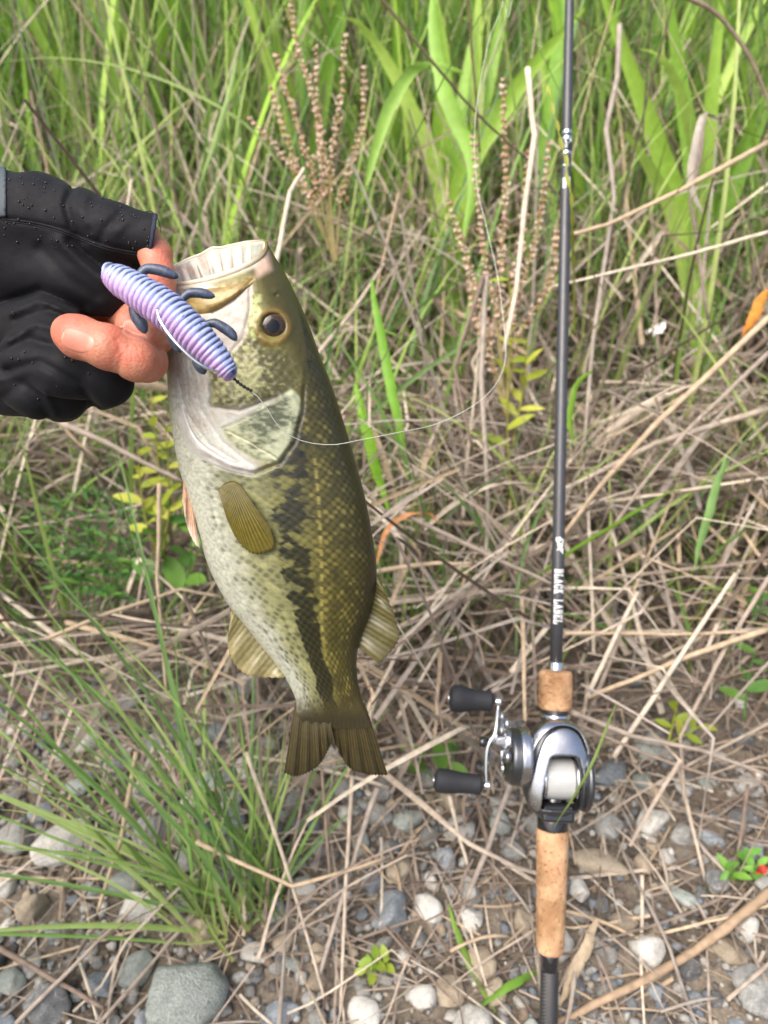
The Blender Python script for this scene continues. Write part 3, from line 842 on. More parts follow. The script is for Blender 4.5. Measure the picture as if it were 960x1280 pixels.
# broad reed leaves at the top, one clump each
def reed(name, label, base, leaves):
    base_w = P(*base)
    base_w[2] = float(gz(base_w[0], base_w[1]))
    t = thing(name, base_w, label, 'reed', 'broad-leaved reeds on the bank')
    for pts, wpx, c in leaves:
        W = catmull(np.vstack([[base_w + np.array([R.normal() * 0.02, R.normal() * 0.02, 0])], [P(*p) for p in pts]]), 20)
        d = np.mean([p[2] for p in pts])
        V, F, C = strip_mesh(W, wpx * d / FPX, np.repeat(np.asarray(c)[None], 20, 0), 0.2, R.uniform(-0.5, 0.5), 'leaf')
        part('leaf', V, F, M['leaf'], t, C)
    return t
B = BROADG
reed('reed_clump', 'clump of broad bright reed leaves right of the rod top', (880, 520, 1.07), [
    ([(860, 300, 1.02), (800, 120, 0.97), (745, -30, 0.92)], 26, B[0]), ([(870, 260, 1.02), (850, 100, 0.97), (835, -20, 0.92)], 26, B[1]), ([(880, 260, 1.02), (890, 120, 0.97), (905, -30, 0.92)], 24, B[0]),
    ([(850, 300, 1.02), (815, 215, 0.97), (780, 165, 0.92)], 22, B[2]), ([(890, 300, 1.07), (930, 180, 1.02), (985, 60, 0.97)], 24, B[1]), ([(875, 280, 1.02), (860, 150, 0.92), (830, 75, 0.87), (800, 62, 0.82)], 17, B[2]),
    ([(885, 330, 1.07), (920, 230, 1.02), (960, 140, 0.97)], 26, B[3])])
reed('reed_clump', 'clump of broad glowing leaves above the left seed spikes', (560, 480, 1.12), [
    ([(550, 250, 1.07), (555, 100, 1.02), (540, -30, 0.97)], 30, B[0]), ([(565, 250, 1.07), (590, 120, 1.02), (600, -30, 0.97)], 26, B[2]), ([(570, 260, 1.02), (640, 120, 0.97), (730, 10, 0.92)], 28, B[0]),
    ([(560, 280, 1.07), (520, 150, 1.02), (460, 40, 0.97), (420, 20, 0.94)], 22, B[2]), ([(575, 260, 1.07), (610, 100, 1.02), (640, -30, 1.02)], 24, B[1]), ([(560, 260, 1.07), (575, 140, 1.02), (590, 40, 1.02)], 22, B[1])])
reed('reed_clump', 'clump of upright reed leaves behind the arching seed stem', (90, 400, 1.32), [
    ([(80, 200, 1.27), (60, 80, 1.22), (40, -30, 1.22)], 22, B[0]), ([(100, 180, 1.27), (110, 60, 1.22), (130, -30, 1.22)], 22, B[2]), ([(130, 200, 1.27), (160, 80, 1.22), (215, -20, 1.22)], 20, B[1]),
    ([(60, 200, 1.27), (20, 90, 1.22), (-20, 10, 1.22)], 20, B[0]), ([(95, 200, 1.27), (85, 90, 1.22), (90, -20, 1.22)], 20, B[1])])
reed('reed_clump', 'slim reed clump behind the pale straw at the snout', (330, 430, 1.32), [
    ([(320, 220, 1.27), (300, 100, 1.22), (290, -30, 1.22)], 18, B[2]), ([(340, 220, 1.27), (370, 100, 1.22), (420, -30, 1.22)], 18, B[0]), ([(325, 220, 1.27), (240, 120, 1.22), (200, 20, 1.22)], 16, B[3]),
    ([(330, 200, 1.27), (335, 80, 1.22), (350, -30, 1.22)], 16, B[1])])

# the green tussock in the foreground, every blade a part
def tussock():
    g = on_ground(300, 1150)
    t = thing('grass_tussock', g, 'green grass tussock with long blades arching to the left over stones', 'grass tussock')
    n = 135
    for k in range(n):
        u = R.random()
        az = rad(R.normal(165, 26)) if u < 0.68 else rad(R.uniform(20, 110))
        L = R.uniform(0.22, 0.52) if u < 0.68 else R.uniform(0.14, 0.30)
        th0 = R.uniform(0.1, 0.55); th1 = th0 + R.uniform(0.25, 1.15)
        if R.random() < 0.15: th0, th1 = R.uniform(0.9, 1.2), R.uniform(1.4, 1.7)
        root = g + np.array([R.normal() * 0.024, R.normal() * 0.018, 0])
        p = stem_paths(root[None], np.array([L]), np.array([az]), np.array([th0]), np.array([th1]), 14, 1.3, None, 0.03)[0]
        p[:, 2] = np.maximum(p[:, 2], 0.012)
        px, py, d = proj(p)
        if (d < 0.50).any() or ((px > 345) & (py < 1000) & (d < 0.6)).any(): continue
        c = (GREENS[R.integers(6)] * 0.75 + lin(136, 172, 110) * 0.25) * R.uniform(0.9, 1.2)
        tt = np.linspace(0, 1, 14)[:, None]
        cc = c * (1 - np.clip(1 - tt * 5, 0, 1) * 0.6) + lin(160, 150, 96) * np.clip(1 - tt * 5, 0, 1) * 0.6
        V, F, C = strip_mesh(p, R.uniform(0.0024, 0.0056), cc, 0.3, R.uniform(0, 6.28), 'blade')
        part('blade', V, F, M['leaf'], t, C)
    for k in range(16):
        az = rad(R.uniform(0, 360)); L = R.uniform(0.08, 0.2)
        p = stem_paths((g + np.array([R.normal() * 0.02, R.normal() * 0.02, 0]))[None], np.array([L]), np.array([az]), np.array([0.5]), np.array([1.5]), 10, 1.3, None, 0.1)[0]
        p[:, 2] = np.maximum(p[:, 2], 0.01)
        if (proj(p)[2] < 0.52).any(): continue
        V, F, C = strip_mesh(p, 0.003, ST(int(R.integers(7))), 0.2, 0.0, 'stem')
        part('dead_blade', V, F, M['straw'], t, C)
tussock()

def leaf_shape(c, dirv, up, L, W, n=7, droop=0.25):
    dirv = np.asarray(dirv) / np.linalg.norm(dirv)
    side = np.cross(dirv, up); side /= np.linalg.norm(side) + 1e-9
    nr = np.cross(side, dirv)
    t = np.linspace(0, 1, n)
    mid = np.asarray(c) + dirv * (t * L)[:, None] - nr * (droop * L * t ** 2)[:, None]
    w = W * np.sin(np.pi * np.clip(t * 0.94 + 0.04, 0, 1)) ** 0.8
    V = np.stack([mid - side * w[:, None] / 2 + nr * 0.12 * W, mid, mid + side * w[:, None] / 2 + nr * 0.12 * W], 1).reshape(-1, 3)
    F = np.array([[i * 3 + j, i * 3 + j + 1, i * 3 + j + 4, i * 3 + j + 3] for i in range(n - 1) for j in range(2)])
    return V, F

def leafy_plant(name, label, cat, stems, leafL, leafW, pal, nleaf, group=None, stemc=None, stem_r=0.0012, spread=1.0):
    """stems = list of (px,py,depth) polylines; leaves sit along them"""
    b = P(*stems[0][0])
    t = thing(name, b, label, cat, group)
    for pts in stems:
        path = catmull([P(*p) for p in pts], 16)
        V, F = tube(path, stem_r * np.linspace(1, 0.5, 16), 6)
        part('stem', V, F, M['leaf'], t, np.broadcast_to(stemc if stemc is not None else pal[0], (len(V), 3)))
        for k in range(nleaf):
            u = 0.25 + 0.75 * (k + 0.5) / nleaf
            i = min(15, int(u * 15)); c = path[i]
            tan = path[min(15, i + 1)] - path[max(0, i - 1)]; tan /= np.linalg.norm(tan)
            a = k * 2.4 + R.uniform(-0.4, 0.4)
            s1 = np.cross(tan, [0.1, 0.9, 0.3]); s1 /= np.linalg.norm(s1); s2 = np.cross(tan, s1)
            dv = tan * R.uniform(0.2, 0.8) + (s1 * math.cos(a) + s2 * math.sin(a)) * spread
            up = np.array([0, -0.35, 1.0])
            f = R.uniform(0.7, 1.15) * (1.1 - 0.5 * u)
            V, F = leaf_shape(c, dv, up, leafL * f, leafW * f, droop=R.uniform(0.05, 0.35))
            part('leaf', V, F, M['leaf'], t, np.broadcast_to(pal[R.integers(len(pal))] * R.uniform(0.85, 1.15), (len(V), 3)))
    return t
YG = np.array([lin(170, 182, 66), lin(150, 170, 60), lin(186, 190, 84)])
HG = np.array([lin(92, 136, 66), lin(76, 120, 62), lin(110, 152, 66), lin(70, 108, 58)])
leafy_plant('leafy_herb', 'dark green bushy herb with fine leaves below the glove', 'herb',
    [[(110 + dx * 0.4, 790, 0.796), (110 + dx * 0.7, 700, 0.790), (108 + dx, 600 + abs(dx) * 0.5, 0.778)] for dx in (-75, -55, -35, -18, 0, 14, 30, 48, 64, 78)], 0.022, 0.006, HG, 22, stem_r=0.001)
leafy_plant('yellow_green_weed', 'yellow-green weed with oval leaves between glove and fish belly', 'weed',
    [[(205, 700, 0.760), (200, 600, 0.754), (188, 490, 0.742)], [(205, 690, 0.760), (212, 620, 0.754), (206, 530, 0.748)], [(200, 700, 0.760), (180, 640, 0.754), (172, 560, 0.748)]], 0.034, 0.015, YG, 8, stemc=lin(150, 150, 60))
leafy_plant('yellow_green_weed', 'broad dark-leaved weed close to the pelvic fin', 'weed',
    [[(205, 760, 0.772), (200, 690, 0.766), (215, 625, 0.760)], [(215, 760, 0.772), (235, 720, 0.766), (240, 660, 0.760)]], 0.045, 0.024, HG[[0, 2]], 6)
leafy_plant('seedling', 'little yellow-green seedling in the gravel below the tail', 'seedling',
    [[(478, 1218, .595), (472, 1205, .59), (462, 1196, .585)], [(478, 1218, .595), (482, 1206, .59), (486, 1192, .585)], [(478, 1218, .595), (468, 1215, .59), (455, 1210, .585)]], 0.016, 0.009, np.array([lin(138, 168, 60), lin(158, 178, 70)]), 4, stem_r=0.0006)
leafy_plant('seedling', 'bright green weed seedling in the gravel beside a small red leaf', 'seedling',
    [[(925, 1105, .66), (928, 1085, .655), (935, 1060, .65)], [(925, 1105, .66), (915, 1092, .655), (905, 1082, .65)], [(925, 1105, .66), (940, 1090, .655), (948, 1078, .65)]], 0.022, 0.009, np.array([lin(112, 168, 70), lin(128, 178, 78)]), 5, stem_r=0.0007)
leafy_plant('yellow_green_weed', 'yellowing weed stem with pointed leaves left of the rod', 'weed',
    [[(640, 640, 0.796), (634, 520, 0.790), (640, 410, 0.784), (634, 330, 0.778)], [(640, 560, 0.796), (655, 480, 0.790), (660, 420, 0.784)]], 0.034, 0.012, YG, 9, stemc=lin(160, 156, 70), spread=0.8)
leafy_plant('yellow_green_weed', 'small yellow leaved sprig among straw right of the reel', 'weed',
    [[(835, 930, .72), (842, 900, .72), (848, 872, .71)], [(835, 930, .72), (862, 915, .72), (880, 905, .72)]], 0.026, 0.011, YG, 4)
leafy_plant('yellow_green_weed', 'green weed patch in straw beyond the small yellow leaved sprig', 'weed',
    [[(930, 900, 0.724), (935, 850, 0.724), (945, 810, 0.724)], [(940, 780, 0.748), (950, 760, 0.748), (955, 740, 0.748)]], 0.03, 0.013, HG[[0, 2]], 6)
leafy_plant('yellow_green_weed', 'low green leaves behind the lower reel knob', 'weed',
    [[(545, 975, 0.724), (560, 955, 0.724), (575, 930, 0.724)], [(545, 975, 0.724), (530, 960, 0.724), (520, 930, 0.724)]], 0.035, 0.018, HG[[0, 2]], 4)

# reddish seed plants
def seed_plant(label, base, spikes, leaf=True):
    b = P(*base)
    t = thing('seed_plant', b, label, 'seed plant', 'dock-like plants with reddish seed spikes')
    pink = np.array([lin(208, 182, 166), lin(196, 164, 144), lin(214, 194, 178), lin(178, 138, 110)])
    for pts in spikes:
        path = catmull([b] + [P(*p) for p in pts], 40)
        V, F = tube(path, 0.0011 * np.linspace(1.2, 0.5, 40), 6)
        s = part('stem', V, F, M['straw'], t, np.broadcast_to(lin(150, 138, 96), (len(V), 3)))
        mb = MB()
        V0, F0 = ICO[1]
        seglen = np.linalg.norm(path[-1] - path[0])
        i0 = 12
        n = int(seglen / 0.0105)
        for k in range(n):
            u = i0 + (39 - i0) * k / max(1, n - 1)
            c = path[int(u)] + (path[min(39, int(u) + 1)] - path[int(u)]) * (u - int(u))
            w = 0.0062 * R.uniform(0.7, 1.2) * (1.05 - 0.55 * (u - i0) / (39 - i0))
            for q in range(R.integers(4, 9)):
                a = R.uniform(0, 6.28)
                off = np.array([math.cos(a), math.sin(a), R.normal() * 0.3]) * w * R.uniform(0.4, 1.0)
                mb.add(V0 * np.array([0.0016, 0.0016, 0.0021]) * R.uniform(0.7, 1.2) + c + off, F0, pink[R.integers(4)] * R.uniform(0.85, 1.15))
        mb.build('seed_spike', M['seed'], s)
    return t
seed_plant('reddish seed plant with many spikes above the fish head', (420, 330, 0.88), [
    [(405, 230, 0.86), (398, 150, 0.86), (395, 60, 0.86)], [(412, 220, 0.86), (425, 130, 0.86), (432, 45, 0.86)], [(395, 230, 0.86), (370, 150, 0.86), (345, 70, 0.86)],
    [(385, 240, 0.86), (350, 190, 0.86), (312, 148, 0.86)], [(400, 160, 0.86), (372, 60, 0.86), (362, 0, 0.86)], [(428, 240, 0.86), (452, 160, 0.86), (455, 85, 0.86)], [(390, 260, 0.86), (372, 215, 0.86), (338, 110, 0.86)]])
seed_plant('reddish seed plant with spikes beside the upper rod', (632, 520, .80), [
    [(620, 400, .80), (602, 300, .80), (592, 172, .80)], [(640, 400, .80), (672, 290, .80), (686, 180, .80)], [(650, 420, .80), (690, 350, .80), (697, 290, .80)],
    [(610, 420, .80), (585, 330, .80), (562, 255, .80)], [(625, 380, .80), (632, 220, .80), (628, 100, .80)], [(612, 450, .80), (592, 390, .80), (585, 335, .80)], [(640, 380, .80), (652, 300, .80), (660, 190, .80)]])

# seeding green grass stalk beside the rod
def seed_stalk():
    b = P(718, 420, .64)
    t = thing('seeding_grass_stalk', b, 'thin yellow-green grass stalk with seeds crossing the upper rod', 'grass stalk')
    path = catmull([b, P(717, 320, .60), P(714, 250, .57), P(704, 190, .575), P(694, 150, .58), P(685, 115, .585)], 40)
    V, F = tube(path, 0.0009 * np.linspace(1.1, 0.5, 40), 6)
    part('stem', V, F, M['leaf'], t, np.broadcast_to(lin(150, 160, 66), (len(V), 3)))
    for k in range(11, 40, 3):
        V, F = leaf_shape(path[k], path[min(39, k + 1)] - path[k - 1] + R.normal(size=3) * 0.001, np.array([0, -1, 0.2]), 0.013, 0.0034, 6, 0.05)
        part('spikelet', V, F, M['leaf'], t, np.broadcast_to(lin(166, 172, 74) * R.uniform(0.8, 1.1), (len(V), 3)))
seed_stalk()

# loose straws on the gravel, one thing each
ns = 0
while ns < 80:
    x, y = R.uniform(-0.42, 0.42), R.uniform(0.22, 0.56)
    L = R.uniform(0.04, 0.17); a = R.uniform(0, 3.14)
    p = stem_paths(np.array([[x, y, 0.0]]), np.array([L]), np.array([a]), np.array([1.5]), np.array([1.6]), 9, 1.0, None, 0.12)[0]
    p[:, 2] = gz(p[:, 0], p[:, 1]) + 0.006 + 0.012 * R.random() + 0.006 * np.sin(np.linspace(0, 3.1, 9))
    px, py, d = proj(p)
    if (py > 1330).any() or (d < 0.5).any(): continue
    c = STRAWS[R.integers(7)] * R.uniform(0.8, 1.05)
    V, F = tube(p, R.uniform(0.0007, 0.0018) * (1 + 0.15 * R.normal(size=9)), 6, R.uniform(0.4, 1))
    lm = min(LANDMARKS, key=lambda q: math.hypot(px.mean() - q[0], py.mean() - q[1]))[2]
    tag(part('loose_straw', V, F, M['straw'], None, np.broadcast_to(c, (len(V), 3))), ('long' if L > 0.11 else 'short') + ' loose dead straw lying ' + lm, 'straw', 'loose straws on the gravel')
    ns += 1

# ------------------------------------------------------------------ rod and reel
E0, E1 = P(684.3, 1345, .534), P(712, 0, .605)
ROD_L = np.linalg.norm(E1 - E0)
EY = (E1 - E0) / ROD_L
EZ = -FWD - EY * (-FWD @ EY); EZ /= np.linalg.norm(EZ)
EX = np.cross(EY, EZ)

def rod_t(py):
    lo, hi = -0.3, 1.6
    for _ in range(40):
        m = (lo + hi) / 2
        if proj(E0 + (E1 - E0) * m)[1] > py: lo = m
        else: hi = m
    return lo * ROD_L
def rod_pt(py): return E0 + EY * rod_t(py)
def rod_s(py): return proj(rod_pt(py))[2] / FPX

def lathe(org, axis, a1, a2, prof, n=28):
    """prof: (along, radius) in metres"""
    prof = np.asarray(prof, float)
    a = np.linspace(0, 2 * np.pi, n, endpoint=False)
    V = org + axis * prof[:, 0][:, None, None] + (a1 * np.cos(a)[:, None] + a2 * np.sin(a)[:, None])[None] * prof[:, 1][:, None, None]
    F = grid_faces(len(prof), n, True).tolist()
    F.append(tuple(range(n))[::-1]); F.append(tuple((len(prof) - 1) * n + i for i in range(n)))
    return V.reshape(-1, 3), F

M['blank'] = mat_plain('carbon_blank', (0.042, 0.044, 0.052), 0.42, 0.0, 0.6, 0.25, 300, (0.25, 0.0004), 0.12, (1, 1, 0.35))
M['black_gloss'] = mat_plain('black_lacquer', (0.012, 0.012, 0.014), 0.12, 0, 0.6, 0.2, 60, None, 0.8)
M['black_matte'] = mat_plain('black_foam', (0.022, 0.023, 0.027), 0.62, 0, 0.35, 0.2, 500, (0.25, 0.0004))
M['silver'] = mat_plain('brushed_silver', (0.50, 0.51, 0.54), 0.26, 1.0, 0.5, 0.08, 200, (0.05, 0.0002))
M['steel'] = mat_plain('polished_steel', (0.75, 0.76, 0.78), 0.16, 1.0, 0.5, 0.05, 200)
M['graphite'] = mat_plain('graphite_grey', (0.10, 0.105, 0.115), 0.32, 0.85, 0.5, 0.15, 160, (0.06, 0.0002), 0.3)
M['line'] = mat_plain('pale_line', (0.40, 0.41, 0.41), 0.35, 0, 0.5, 0.12, 900, (0.4, 0.0003), 0, (0.08, 1, 1))
M['print'] = mat_plain('white_print', (0.72, 0.74, 0.74), 0.4, 0, 0.4, 0.25, 1200)

def cork_mat():
    m, nt, b, out = nmat('cork')
    tc = nt.nodes.new('ShaderNodeTexCoord')
    mp = nt.nodes.new('ShaderNodeMapping'); mp.inputs['Scale'].default_value = (1, 1, 0.45)
    nt.links.new(tc.outputs['Object'], mp.inputs['Vector'])
    n1 = nt.nodes.new('ShaderNodeTexNoise'); n1.inputs['Scale'].default_value = 90; n1.inputs['Detail'].default_value = 6
    n2 = nt.nodes.new('ShaderNodeTexNoise'); n2.inputs['Scale'].default_value = 520; n2.inputs['Detail'].default_value = 7
    vo = nt.nodes.new('ShaderNodeTexVoronoi'); vo.inputs['Scale'].default_value = 380
    n3 = nt.nodes.new('ShaderNodeTexNoise'); n3.inputs['Scale'].default_value = 40; n3.inputs['Detail'].default_value = 4
    for n in (n1, n2, vo): nt.links.new(mp.outputs[0], n.inputs['Vector'])
    nt.links.new(tc.outputs['Object'], n3.inputs['Vector'])
    cr = nt.nodes.new('ShaderNodeValToRGB'); e = cr.color_ramp.elements
    e[0].position = 0.3; e[0].color = (*lin(170, 130, 96), 1); e[1].position = 0.7; e[1].color = (*lin(206, 170, 134), 1)
    nt.links.new(n1.outputs['Fac'], cr.inputs[0])
    pr = nt.nodes.new('ShaderNodeValToRGB'); e = pr.color_ramp.elements       # pits and fillers
    e[0].position = 0.30; e[0].color = (0.45, 0.34, 0.26, 1); e[1].position = 0.42; e[1].color = (1, 1, 1, 1)
    nt.links.new(n2.outputs['Fac'], pr.inputs[0])
    gr = nt.nodes.new('ShaderNodeValToRGB'); e = gr.color_ramp.elements       # hand grime
    e[0].position = 0.38; e[0].color = (0.6, 0.57, 0.52, 1); e[1].position = 0.56; e[1].color = (1, 1, 1, 1)
    nt.links.new(n3.outputs['Fac'], gr.inputs[0])
    m1 = nt.nodes.new('ShaderNodeMix'); m1.data_type = 'RGBA'; m1.blend_type = 'MULTIPLY'; m1.inputs[0].default_value = 1
    m2 = nt.nodes.new('ShaderNodeMix'); m2.data_type = 'RGBA'; m2.blend_type = 'MULTIPLY'; m2.inputs[0].default_value = 1
    nt.links.new(cr.outputs[0], m1.inputs[6]); nt.links.new(pr.outputs[0], m1.inputs[7])
    nt.links.new(m1.outputs[2], m2.inputs[6]); nt.links.new(gr.outputs[0], m2.inputs[7])
    nt.links.new(m2.outputs[2], b.inputs['Base Color'])
    b.inputs['Roughness'].default_value = 0.8; b.inputs['Specular IOR Level'].default_value = 0.2
    bp = nt.nodes.new('ShaderNodeBump'); bp.inputs['Strength'].default_value = 0.7; bp.inputs['Distance'].default_value = 0.0008
    nt.links.new(n2.outputs['Fac'], bp.inputs['Height']); nt.links.new(bp.outputs[0], b.inputs['Normal'])
    return m
M['cork'] = cork_mat()

def weave_mat():
    m, nt, b, out = nmat('carbon_weave')
    tc = nt.nodes.new('ShaderNodeTexCoord')
    ws = []
    for sx in (1, -1):
        mp = nt.nodes.new('ShaderNodeMapping'); mp.inputs['Rotation'].default_value = (0, rad(45) * sx, 0)
        w = nt.nodes.new('ShaderNodeTexWave'); w.inputs['Scale'].default_value = 240; w.bands_direction = 'X'
        nt.links.new(tc.outputs['Object'], mp.inputs['Vector']); nt.links.new(mp.outputs[0], w.inputs['Vector']); ws.append(w)
    mm = nt.nodes.new('ShaderNodeMath'); mm.operation = 'MULTIPLY'
    nt.links.new(ws[0].outputs['Fac'], mm.inputs[0]); nt.links.new(ws[1].outputs['Fac'], mm.inputs[1])
    cr = nt.nodes.new('ShaderNodeValToRGB'); cr.color_ramp.elements[0].color = (0.008, 0.008, 0.009, 1); cr.color_ramp.elements[1].color = (0.09, 0.09, 0.095, 1)
    nt.links.new(mm.outputs[0], cr.inputs[0]); nt.links.new(cr.outputs[0], b.inputs['Base Color'])
    b.inputs['Roughness'].default_value = 0.35
    bp = nt.nodes.new('ShaderNodeBump'); bp.inputs['Strength'].default_value = 0.5; bp.inputs['Distance'].default_value = 0.0005
    nt.links.new(mm.outputs[0], bp.inputs['Height']); nt.links.new(bp.outputs[0], b.inputs['Normal'])
    return m
M['weave'] = weave_mat()

rod = thing('fishing_rod', E0, 'black carbon fishing rod with cork grips leaning into the grass', 'fishing rod')
def rod_seg(name, prof, mat, n=30, parent=rod):
    """prof: (photo row, radius in photo pixels at that row)"""
    pts = [(rod_t(py), r * rod_s(py)) for py, r in prof]
    V, F = lathe(E0, EY, EX, EZ, pts, n)
    return part(name, V, F, mat, parent)
rod_seg('butt', [(1345, 9), (1344, 11.2), (1330, 11.6), (1213, 11.2), (1212, 10.5)], M['weave'])
rod_seg('collar', [(1212.5, 10.2), (1211, 10.8), (1194, 11.0), (1188, 11.0)], M['black_gloss'])
# cork grips, a little worn at the edges
def cork(name, prof):
    pts = np.array([(rod_t(py), r * rod_s(py)) for py, r in prof])
    t = np.linspace(pts[0, 0], pts[-1, 0], 70)
    r = np.interp(t, pts[:, 0], pts[:, 1])
    V, F = lathe(E0, EY, EX, EZ, np.stack([t, r], -1), 48)
    a = np.tile(np.linspace(0, 2 * np.pi, 48, endpoint=False), 70); tt = np.repeat(t, 48)
    ctr = E0 + EY * tt[:, None]
    k = 1 + 0.05 * (fbm2(np.cos(a) * 3 + 7, tt * 260 + np.sin(a) * 3, 4) - 0.5) - 0.07 * (fbm2(a * 5, tt * 700, 9, 2) > 0.72)
    V = ctr + (V - ctr) * k[:, None]
    return part(name, V, F, M['cork'], rod)
cork('rear_grip', [(1191, 13), (1188, 16.5), (1180, 17.6), (1120, 18.6), (1060, 19.8), (1038, 20.2), (1035, 19.4)])
cork('fore_grip', [(886, 19), (883, 20.5), (870, 21), (855, 21), (843, 20.6), (839, 19.4), (838, 16)])
rod_seg('reel_seat', [(1036, 19.2), (1034, 19.6), (1016, 19.4), (1012, 17), (905, 17), (897, 17.4)], M['black_gloss'])
rod_seg('seat_ring', [(897, 18.0), (896, 18.6), (893, 18.6), (892, 18)], M['steel'])
rod_seg('seat_ring', [(892, 17.0), (889, 17.0), (886, 17.8), (885, 17.8)], M['graphite'])
rod_seg('winding_check', [(838.5, 9.8), (837, 10), (829, 9.2), (827, 8.2)], M['steel'])
blank = [(829, 7.9), (740, 7.75), (640, 7.5), (500, 7.2), (300, 6.7), (210, 6.4), (100, 5.9), (0, 5.5)]
tl = rod_t(0)
pts = [(rod_t(py), r * rod_s(py)) for py, r in blank] + [(tl + 0.25, 0.0026), (tl + 0.55, 0.0016), (tl + 0.8, 0.0009)]
V, F = lathe(E0, EY, EX, EZ, pts, 30)
part('blank', V, F, M['blank'], rod)
# wound guide foot and trims in the upper blank
rod_seg('trim_ring', [(169, 6.35), (168, 6.6), (165, 6.6), (164, 6.3)], M['steel'])
rod_seg('trim_ring', [(177, 6.4), (176, 7.0), (173, 7.0), (172, 6.4)], M['steel'])
rod_seg('ferrule', [(192, 6.5), (188, 7.0), (184, 7.4), (179, 7.4), (177, 6.9)], M['black_gloss'])
rod_seg('trim_ring', [(195, 6.55), (194, 6.75), (191.5, 6.75), (190.5, 6.5)], M['steel'])
rod_seg('trim_ring', [(210, 6.55), (209.4, 6.65), (208.4, 6.65), (207.8, 6.5)], M['steel'])
def on_rod(xo, py, lift=0.00012, rpx=None):
    """a point on the front of the blank, xo photo pixels right of its axis"""
    s = rod_s(py)
    r = (np.interp(-py, [-b[0] for b in blank], [b[1] for b in blank]) if rpx is None else rpx) * s
    a = xo * s / r
    return rod_pt(py) + EX * math.sin(a) * (r + lift) + EZ * math.cos(a) * (r + lift)
def ring_on(name, py, rpx, tube_px, mat):
    c = on_rod(0, py, 0.0006); s = rod_s(py)
    a = np.linspace(0, 2 * np.pi, 24)
    path = c + (EX * np.cos(a)[:, None] + EY * np.sin(a)[:, None] * 0.75) * rpx * s
    V, F = tube(path, tube_px * s, 6); return part(name, V, F, mat, rod)
ring_on('guide_ring', 180, 3.6, 0.7, M['steel'])
# guides further up, on the reel side of the blank
for dt in (0.22, 0.42, 0.58, 0.70):
    c0 = E0 + EY * (tl + dt); rr = 0.006 - 0.006 * dt
    c = c0 + EZ * (0.010 + rr)
    a = np.linspace(0, 2 * np.pi, 24)
    V, F = tube(c + (EX * np.cos(a)[:, None] + EZ * np.sin(a)[:, None]) * rr, 0.0008, 6)
    gr = part('line_guide', V, F, M['graphite'], rod)
    mb = MB()
    for sg in (-1, 1): mb.add(*tube(catmull([c0 + EY * sg * 0.018 + EZ * 0.002, c0 + EY * sg * 0.008 + EZ * 0.004, c - EZ * rr], 8), 0.0007, 6))
    mb.build('guide_foot', M['graphite'], gr)

# lettering, read from the top down
def strokes(glyph):
    arc = lambda cx, cy, rx, ry, a0, a1, n=9: [(cx + rx * math.cos(rad(a0 + (a1 - a0) * k / (n - 1))), cy + ry * math.sin(rad(a0 + (a1 - a0) * k / (n - 1)))) for k in range(n)]
    H = {'B': [[(.2, 0), (.2, 1)], [(.0, 0), (.45, 0)], [(.0, 1), (.45, 1)], arc(.45, .76, .3, .24, 90, -90), arc(.45, .26, .36, .26, 90, -90), [(.2, .52), (.45, .52)]],
         'L': [[(.2, 0), (.2, 1)], [(0, 1), (.42, 1)], [(0, 0), (.78, 0)], [(.78, 0), (.78, .3)]],
         'A': [[(.12, 0), (.45, 1)], [(.45, 1), (.8, 0)], [(.25, .36), (.68, .36)], [(0, 0), (.28, 0)], [(.62, 0), (.95, 0)]],
         'C': [arc(.5, .5, .4, .5, 50, 310, 14), [(.76, .9), (.78, .68)], [(.76, .1), (.78, .3)]],
         'K': [[(.2, 0), (.2, 1)], [(0, 1), (.4, 1)], [(0, 0), (.4, 0)], [(.2, .42), (.72, 1)], [(.38, .58), (.78, 0)], [(.58, 1), (.86, 1)], [(.62, 0), (.95, 0)]],
         'E': [[(.2, 0), (.2, 1)], [(0, 1), (.75, 1)], [(0, 0), (.78, 0)], [(.2, .52), (.58, .52)], [(.75, 1), (.75, .76)], [(.78, 0), (.78, .26)]]}
    return H[glyph]
def print_strokes(mb, lines, x_of, wid):
    for ln in lines:
        for (a, b) in zip(ln[:-1], ln[1:]):
            a, b = np.array(a), np.array(b)
            e = b - a; L = np.linalg.norm(e)
            if L < 1e-6: continue
            e /= L; nn = np.array([-e[1], e[0]])
            main = abs(e[1]) > 0.5
            w = wid * (1.25 if main else 0.75) / 2
            a2, b2 = a - e * w * 0.6, b + e * w * 0.6
            lift = 0.00012 + 0.000004 * (len(mb.V) % 60)
            V = [on_rod(*x_of(a2 + (b2 - a2) * t + nn * w * sg), lift) for t in np.linspace(0, 1, 9) for sg in (-1, 1)]
            mb.add(V, grid_faces(9, 2))
mb = MB()
y0 = 711.5; adv = 6.3; hgt = 10.2
for i, ch in enumerate('BLACK LABEL'):
    if ch == ' ': continue
    oy = y0 + i * adv
    print_strokes(mb, strokes(ch), lambda q, oy=oy: (hgt * (q[1] - 0.5), oy + q[0] * adv * 0.86), 0.21)
mb.build('lettering', M['print'], rod, False)
mb = MB()
sp = lambda pts: [tuple(v) for v in catmull(np.array(pts, float), 22)]
em = [sp([(-3.5, 672), (-4.2, 676), (-1.5, 678), (0.5, 674), (-0.5, 672), (-2, 680), (-1, 686), (-3.5, 688)]), sp([(1.0, 675), (3.5, 674), (4.2, 678), (1.5, 682), (0.6, 687), (3.0, 690), (4.4, 686)]), sp([(-1, 681), (1.5, 680), (4.2, 682.5)]), sp([(3.6, 676), (2.6, 684), (4.2, 692)])]
for ln in em: print_strokes(mb, [ln], lambda q: (q[0], q[1]), 1.25)
mb.build('emblem', M['print'], rod, False)
mb = MB()
